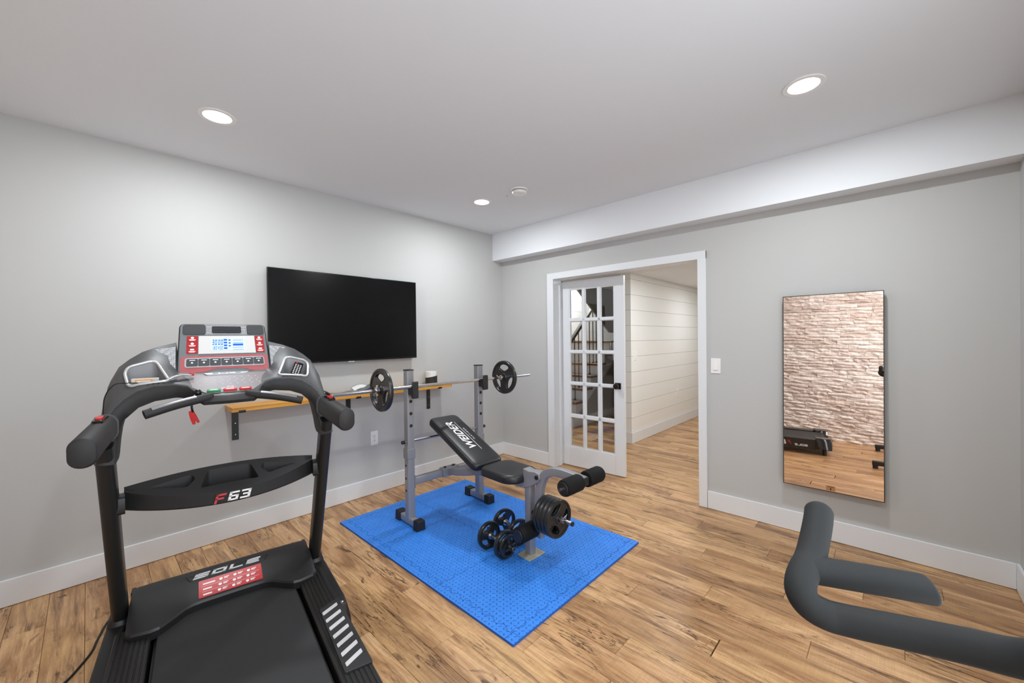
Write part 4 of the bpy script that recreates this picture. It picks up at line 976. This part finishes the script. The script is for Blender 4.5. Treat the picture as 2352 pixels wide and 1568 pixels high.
# arms, uprights, grips
for s in (-1, 1):
    MB().tube([(s * .386, .050, .10), (s * .386, -.290, 1.0)], 1.0, sec=rr(-.026, -.040, .026, .040, .020, 5), up=(0, 1, 0)).build('upright', black_metal, tm, smooth=40)
    # side grip with a stadium section
    P0, P1 = Vector((s * .384, -.285, 1.060)), Vector((s * .389, -.635, 1.042))
    MB().tube([P0, P0.lerp(P1, .02), P0.lerp(P1, .97), P0.lerp(P1, .99), P1], [1, 1, 1, .96, .84], sec=rr(-.034, -.048, .034, .048, .033, 6), up=(0, 0, 1)).build('side_grip', soft_black, tm, smooth=45)
    bM_ = frame(P0.lerp(P1, .25) + Vector((0, 0, .046)), P0 - P1, (s * -1.0, 0, 0))
    if bM_[2][2] < 0: bM_ = frame(P0.lerp(P1, .25) + Vector((0, 0, .046)), P0 - P1, (s * 1.0, 0, 0))
    sb = MB().prism(rpoly([(-.05, -.014), (.04, -.02), (.05, 0), (.04, .02), (-.05, .014)], .012, 4), -.004, .010, bM_, inset=.004).build('switch_pod', gloss_black, tm)
    MB().prism(rr(-.024, -.010, .024, .010, .008, 4), .010, .015, bM_, inset=.002).build('rocker_button', red_plastic, sb)
    MB().tube([P0 + Vector((0, .012, 0)), P0 + Vector((0, -.008, -.0005))], 1.0, sec=rr(-.037, -.051, .037, .051, .034, 6), up=(0, 0, 1)).build('grip_collar', console_gray, tm, smooth=45)
    # pulse grip
    A, B_ = Vector((s * .092, -.305, 1.146)), Vector((s * .268, -.368, 1.108))
    g = MB().tube(spline([A - Vector((s * .03, -.015, -.006)), A, A.lerp(B_, .5) + Vector((0, -.004, .004)), B_], 5), .0175, 14).build('pulse_grip', soft_black, tm, smooth=45)
    Q = [A.lerp(B_, t) + Vector((0, -.004, .004)) * (4 * t * (1 - t)) for t in (.12, .3, .5, .7, .88)]
    ringsq = []
    for p in Q:
        d = (B_ - A).normalized(); u_ = Vector((0, 0, 1)) - d * d.z; u_.normalize(); w_ = d.cross(u_)
        ringsq.append([p + u_ * cos(t) * .0185 + w_ * sin(t) * .0185 for t in [(-1.0 + 2.0 * k / 8) for k in range(9)]] + [p + u_ * cos(t) * .016 + w_ * sin(t) * .016 for t in [(1.0 - 2.0 * k / 8) for k in range(9)]])
    MB().loft(ringsq).build('sensor_plate', steel, g, smooth=45)
# cross bar tray
mb = MB(); rg_ = []
n = 20
def cb(x):
    k = (x / .352) ** 2
    return (-.272 + .135 * k, .735 + .040 * k, .676 + .014 * k, -.110 - .018 * k, .812 - .026 * k)
for i in range(n + 1):
    x = -.352 + .704 * i / n; yf, zt, zb, yb, zk = cb(x)
    rg_.append([(x, yb, zk), (x, yb - .008, zk + .003), (x, yf + .012, zt + .004), (x, yf, zt - .006), (x, yf + .004, zb + .008), (x, yf + .014, zb), (x, yb, zb + .012)])
cbar = mb.loft(rg_).build('cross_bar_tray', soft_black, tm, smooth=35)
cut(cbar, [MB().prism(rpoly([(-.105, -.228), (.110, -.228), (.084, -.140), (-.078, -.140)], .012, 3), .690, .9),
           MB().prism(rpoly([(-.275, -.165), (-.150, -.208), (-.120, -.172), (-.135, -.146)], .010, 3), .700, .9),
           MB().prism(rpoly([(.275, -.165), (.150, -.208), (.120, -.172), (.135, -.146)][::-1], .010, 3), .700, .9)])
fM = frame((-.003, cb(.02)[0] - .0022, .7065), (1, .0, 0), (0, .08, 1))
word(MB(), '63', fM @ Matrix.Translation((.030, .0, 0)), .036, .036, .008, .28, .0015).build('model_number', white_ink, cbar)
word(MB(), 'F', fM @ Matrix.Translation((-.040, -.001, 0)), .036, .038, .008, .28, .0015).build('model_letter', red_paint, cbar)
for s in (-1, 1): MB().tube([(s * .345, -.175, .735), (s * .372, -.178, .735)], 1.0, sec=rr(-.04, -.035, .04, .035, .012, 3)).build('cross_bar_boot', black_plastic, tm, smooth=40)
# hood over the motor
HS = [(0, -.116), (.10, -.117), (.135, -.121), (.165, -.136), (.21, -.185), (.245, -.217), (.275, -.222), (.335, -.205), (.352, -.185)]
mb = MB(); rg_ = []
for x, f in [(-a, b) for a, b in HS[::-1]] + HS[1:]:
    e = max(0, (abs(x) - .32) / .032); d = .006 * e * e
    rg_.append([(x, .118, .06), (x, .115, .21), (x, .090 - d, .264 - d), (x, .060, .268 - d), (x, -.022 if abs(x) < .2 else -.022 - (abs(x) - .2) * .25, .259 - d), (x, f, .214 - d), (x, f - .006, .205 - d), (x, f - .004, .172), (x, f + .03, .168)])
hood = mb.loft(rg_).build('motor_hood', black_plastic, tm, smooth=25)
sl_ = Vector((0, .094, .045)); 
stM = frame((0.006, -.069, .2376), (1, 0, 0), sl_)
stk = MB().prism(rr(-.124, -.044, .124, .047, .004, 3), .0008, .0018, stM).build('warranty_sticker', red_paint, tm)
m2 = MB()
for r in range(2): m2.box(-.112, .012 - r * .028, .0018, .112, .0128 - r * .028, .0021, stM)
for r in range(3):
    y = .029 - r * .028
    m2.box(-.108, y - .007, .0018, -.062 if r == 0 else -.075, y, .0021, stM)
    for k in range(3):
        x = -.040 + k * .055 - r * .004; m2.prism(rpoly([(x - .006, y + .004), (x + .006, y + .005), (x + .007, y - .004), (x, y - .009), (x - .006, y - .005)], .003, 2), .0018, .0021, stM)
        m2.box(x + .012, y + .001, .0018, x + .032, y + .0045, .0021, stM).box(x + .012, y - .005, .0018, x + .027, y - .0015, .0021, stM)
m2.build('sticker_print', white_ink, stk)
bgM = frame((0, .020, .2640), (1, 0, 0), (0, .082, .009))
m2 = MB(); ol = rpoly([(-.150, -.026), (.150, -.026), (.166, .020), (-.166, .020)], .006, 3)
m2.tube([(x, y, .0012) for x, y in ol] + [(ol[0][0], ol[0][1], .0012)], .0009, 6, bgM, cap=False).build('badge_outline', gloss_black, tm)
word(MB(), 'SOLE', bgM @ Matrix.Translation((-.008, -.005, 0)), .056, .036, .013, .32, .003).build('brand_lettering', silver_ink, hood)
# deck, belt, side rails, foot pads
MB().box(-.262, -1.765, .06, .262, .02, .160).build('deck', black_plastic, tm)
MB().box(-.254, -1.755, .160, .254, -.06, .178).build('running_belt', belt_black, tm, bevel=0.004)
for s in (-1, 1):
    mb = MB(); pr = [(.272, .065), (.272, .186), (.276, .190)]
    for k in range(6): a = .283 + k * .0165; pr += [(a, .190), (a + .002, .1875), (a + .0045, .1875), (a + .0065, .190)]
    pr += [(.383, .190), (.388, .184), (.388, .065)]
    mb.loft([[(s * x, y, z) for x, z in pr] for y in (-1.66, -.12)]).build('side_rail', black_metal, tm)
    fp_ = MB().prism(rpoly([(s * .292, -.915), (s * .388, -.925), (s * .388, -.452), (s * .300, -.492)][::s], .006, 3), .186, .197, inset=.002).build('foot_pad', soft_black, tm)
    for k in range(7):
        y = -.515 - k * .0575
        MB().prism([(px_, py_) for px_, py_ in rpoly([(s * .304, y - .034), (s * .304, y - .012), (s * .372, y + .024), (s * .372, y + .002)][::-s], .004, 3)], .197, .1985).build('tread_strip', silver_ink, fp_)
    for xx, yy in ((.376, -.505), (.318, -.60), (.318, -.775), (.379, -.862)): MB().cyl((s * xx, yy, .1965), (s * xx, yy, .1975), .0045, 10).build('screw_hole', gap_dark, fp_)
    ec = MB().loft([[(s * x, y, z) for x, z in ((.255, .075), (.400, .075), (.402, .17), (.396, .210), (.255, .204))] for y in (-1.81, -1.805, -1.65)]).build('rear_end_cap', gloss_black, tm, bevel=0.008)
    MB().box(s * .268, -1.80, .05, s * .06, -1.75, .150).build('rear_roller_guard', black_plastic, tm)
    MB().cyl((s * .33, -1.74, .0), (s * .33, -1.74, .08), .022, 14).build('rear_foot', rubber, tm)
    # base frame
    mb = MB(); pr = lambda y, h: [(s * .352, y, .012), (s * .446, y, .012), (s * .442, y, h * .6), (s * .426, y, h), (s * .366, y, h)]
    mb.loft([pr(.215, .10), pr(.19, .135), pr(.10, .160), pr(-.05, .178), pr(-.40, .175), pr(-.462, .160), pr(-.478, .08)]).build('base_leg', black_plastic, tm, bevel=0.006)
    mb = MB(); mb.loft([[(s * x, y, z) for x, y in rr(.345 + e, y0 + e, .432 - e, y1 - e, .03, 5)][::s] for z, e, y0, y1 in ((.11, .0, -.06, .13), (.17, .004, -.045, .105), (.198, .010, -.035, .088))]).build('upright_boot', black_plastic, tm, smooth=40)
    MB().lathe([(.010, 0), (.010, .006), (.006, .009), (.0005, .009)], Matrix.Translation((s * .405, -.448, .160)), 12).build('bolt', steel, tm, smooth=40)
    MB().box(s * .345, .085, .09, s * .36, .135, .245).build('lift_bracket', black_metal, tm)
    for yy in (.16, -.43): MB().cyl((s * .40, yy, 0), (s * .40, yy, .014), .026, 14).build('base_foot', rubber, tm)
MB().box(-.36, .12, .012, .36, .20, .075).build('front_cross_tube', black_metal, tm, bevel=0.006)
sM_ = frame((.3885, -1.49, .115), (0, 1, 0), (0, 0, 1))
rail_text = MB(); word(rail_text, 'SOLE', sM_ @ Matrix.Translation((-.02, -.008, 0)), .028, .024, .006, .2, .0012)
word(rail_text, '63', sM_ @ Matrix.Translation((.185, .012, 0)), .045, .055, .010, .25, .0012)
rail_text.build('side_lettering', white_ink, tm)
word(MB(), 'F', sM_ @ Matrix.Translation((.098, .010, 0)), .030, .050, .012, .25, .0012).build('side_letter', red_paint, tm)
# safety key: strap with red end on the console, cord and red clip hanging from the grip
sk = MB().tube(spline([(-.215, -.166, 1.218), (-.19, -.160, 1.232), (-.165, -.14, 1.236), (-.135, -.125, 1.232)], 5), 1.0, sec=rr(-.013, -.003, .013, .003, .002, 2)).build('tether_strap', silver_rim, tm, smooth=50)
MB().cbox((-.128, -.122, 1.236), (.016, .02, .012)).build('safety_key', red_paint, tm, bevel=0.003)
MB().tube(spline([(-.398, -.215, 1.09), (-.398, -.17, 1.165), (-.375, -.150, 1.21), (-.338, -.182, 1.218), (-.30, -.178, 1.215)], 6), .002, 6).build('tether_cord', gloss_black, tm, smooth=50)
MB().tube(spline([(-.112, -.30, 1.165), (-.125, -.325, 1.150), (-.128, -.328, 1.115), (-.124, -.322, 1.092)], 5), .004, 8).ball((-.108, -.296, 1.170), .014).build('clip_cord', gloss_black, tm, smooth=50)
cM = frame((-.124, -.322, 1.072), (.85, -.2, .35), (-.35, .1, .85))
MB().prism(rpoly([(.010, .030), (-.004, .030), (-.010, .0), (-.011, -.026), (-.004, -.028), (.002, -.008), (.006, -.028), (.012, -.026), (.012, .004)], .004, 2), -.005, .005, cM).build('red_clip', red_paint, tm)
# loose things in the trays
TW = PM[tm]
p = TW @ Vector((.292, -.108, 1.232)); ez = TW.to_3x3() @ Vector((.16, -.62, .76)); ey = TW.to_3x3() @ Vector((.35, .75, .56))
rm = thing('remote_control', 'small black remote control leaning in the right console tray', 'remote control', p)
rM = frame((0, 0, 0), ey.cross(ez), ey); 
rb = MB().prism(rr(-.021, -.055, .021, .055, .006, 3), -.008, .006, rM, inset=.002).build('remote_body', gloss_black, rm)
MB().prism(rr(-.0215, -.0555, .0215, -.040, .006, 3), -.0085, .004, rM).build('remote_edge', card_white, rm)
MB().prism(circ(.005, 12, -.010, .044), .006, .008, rM).build('power_button', red_plastic, rm)
for r in range(6):
    for k in range(3): MB().prism(rr(-.015 + k * .0115, .026 - r * .013, -.008 + k * .0115, .033 - r * .013, .002, 2), .006, .0075, rM).build('button', card_white if (r + k) % 4 == 0 else gray_ink, rm)
p = TW @ Vector((-.278, -.130, 1.208)); bx_ = thing('small_box', 'small white card box with an orange-edged label in the left console tray', 'box', p, radians(-8.6))
MB().box(-.046, -.012, -.014, .040, .012, .022).build('carton', card_white, bx_, bevel=0.001)
MB().box(-.034, -.0126, -.012, .020, -.012, .018).build('label_border', orange_ink, bx_)
lb = MB().box(-.029, -.0132, -.012, .015, -.0126, .013).build('label', paper_white, bx_)
m2 = MB()
for k in range(8): m2.box(-.016 + k * .0036, -.0136, .003, -.0138 + k * .0036, -.0132, .007)
m2.build('label_print', gap_dark, lb)
# power cord on the floor
cd = thing('power_cord', 'black power cord curving over the floor beside the left treadmill base', 'cord', TW @ Vector((-.50, .15, 0)))
W_ = [TW @ Vector(q) for q in ((-.30, .26, .03), (-.37, .36, .012), (-.440, .43, .005), (-.473, .385, .005), (-.490, .25, .005), (-.497, .155, .005), (-.520, .07, .005), (-.547, -.004, .005), (-.60, -.09, .005), (-.68, -.22, .005), (-.74, -.36, .005))]
MB().tube(spline(W_, 8), .0046, 8).build('cable', rubber, cd, smooth=60, world=True)
# ------------------------------------------------------------------ exercise bike at the right, beside the camera
bk = thing('exercise_bike', 'exercise bike whose gray foam handlebar fills the lower right corner', 'exercise bike', (-3.0, -3.56, 0))
HB = HANDLE
hb = [Vector(HB[k]) for k in ('G', 'F2', 'F', 'E', 'D2', 'D', 'C2', 'C', 'B2', 'B', 'A2', 'A')]
CY = -3.575
hb = [Vector((-2.79, CY, 1.085)), Vector((-2.783, -3.53, 1.072))] + hb
path = spline(hb, 6)[:-3]; r0 = .0188; rr_ = [r0] * len(path)
tipd = (path[-1] - path[-2]).normalized()
path += [path[-1] + tipd * .004, path[-1] + tipd * .009]; rr_ += [r0 * .93, r0 * .72]
hbar = MB().tube(path, rr_, 24).build('handlebar', grip_foam, bk, smooth=60, world=True)
s0, s1, s2 = (Vector(HB[k]) for k in ('s0', 's1', 's2'))
e = (s2 - s1).normalized()
ig = MB().tube([s0, s1, s2 - e * .001, s2 + e * .002, s2 + e * .0035], [r0, r0, r0, r0 * .98, r0 * .92], 28)
for v in ig.bm.verts:
    if (v.co - s2).dot(e) > -.0015: v.co -= e * (v.co.z - s2.z) * .38
ig.build('inner_grip', grip_foam, bk, smooth=60, world=True)
mir = lambda v: Vector((v.x, 2 * CY - v.y, v.z))
MB().tube([mir(v) for v in path], rr_, 16).build('handlebar', grip_foam, bk, smooth=60, world=True)
MB().tube([mir(v) for v in (s0, s1, s2)], r0, 16).build('inner_grip', grip_foam, bk, smooth=60, world=True)
bw = dict(parent=bk, world=True)
MB().tube([(-2.79, CY, 1.075), (-2.79, CY, 1.0), (-2.74, CY, .62)], 1.0, sec=rr(-.022, -.035, .022, .035, .01, 3), up=(1, 0, 0)).build('handlebar_post', black_metal, smooth=40, **bw)
MB().tube(spline([(-2.70, CY, .62), (-2.95, CY, .42), (-3.30, CY, .36), (-3.66, CY, .10)], 6), 1.0, sec=rr(-.03, -.035, .03, .035, .01, 3), up=(0, 1, 0)).build('main_frame', black_metal, smooth=40, **bw)
MB().tube([(-3.36, CY, .35), (-3.47, CY, .90)], .022, 14).build('seat_post', steel, smooth=40, **bw)
MB().prism(rpoly([(-3.60, CY - .10), (-3.60, CY + .10), (-3.45, CY + .06), (-3.33, CY + .02), (-3.33, CY - .02), (-3.45, CY - .06)], .03, 4), .90, .955, inset=.012).build('saddle', vinyl, **bw)
for s in (-1, 1): MB().tube([(-2.68, CY + s * .055, .62), (-2.62, CY + s * .055, .10)], .016, 10).build('fork_leg', black_metal, smooth=40, **bw)
MB().lathe([(.02, -.014), (.215, -.014), (.225, -.008), (.225, .008), (.215, .014), (.02, .014)], axis((-2.65, CY, .34), (0, 1, 0)), 40).build('flywheel', gloss_black, smooth=40, **bw)
for x in (-2.62, -3.66):
    a = MB().box(x - .028, -3.865, .035, x + .028, -3.235, .082).build('stabilizer', black_metal, bevel=0.006, **bw)
    for y in (-3.84, -3.262): MB().cyl((x, y, 0), (x, y, .036), .024, 14).build('levelling_foot', rubber, a, world=True)
MB().lathe([(.02, -.008), (.10, -.008), (.10, .008), (.02, .008)], axis((-3.12, CY + .055, .38), (0, 1, 0)), 30).build('chainring', steel, smooth=40, **bw)
for s in (-1, 1):
    cr = MB().tube([(-3.12, CY + s * .08, .38), (-3.12 + s * .14, CY + s * .105, .38 + s * .09)], 1.0, sec=rr(-.012, -.008, .012, .008, .004, 2)).build('crank', steel, smooth=40, **bw)
    MB().cbox((-3.12 + s * .14, CY + s * .165, .38 + s * .09), (.09, .09, .022)).build('pedal', black_plastic, cr, world=True)
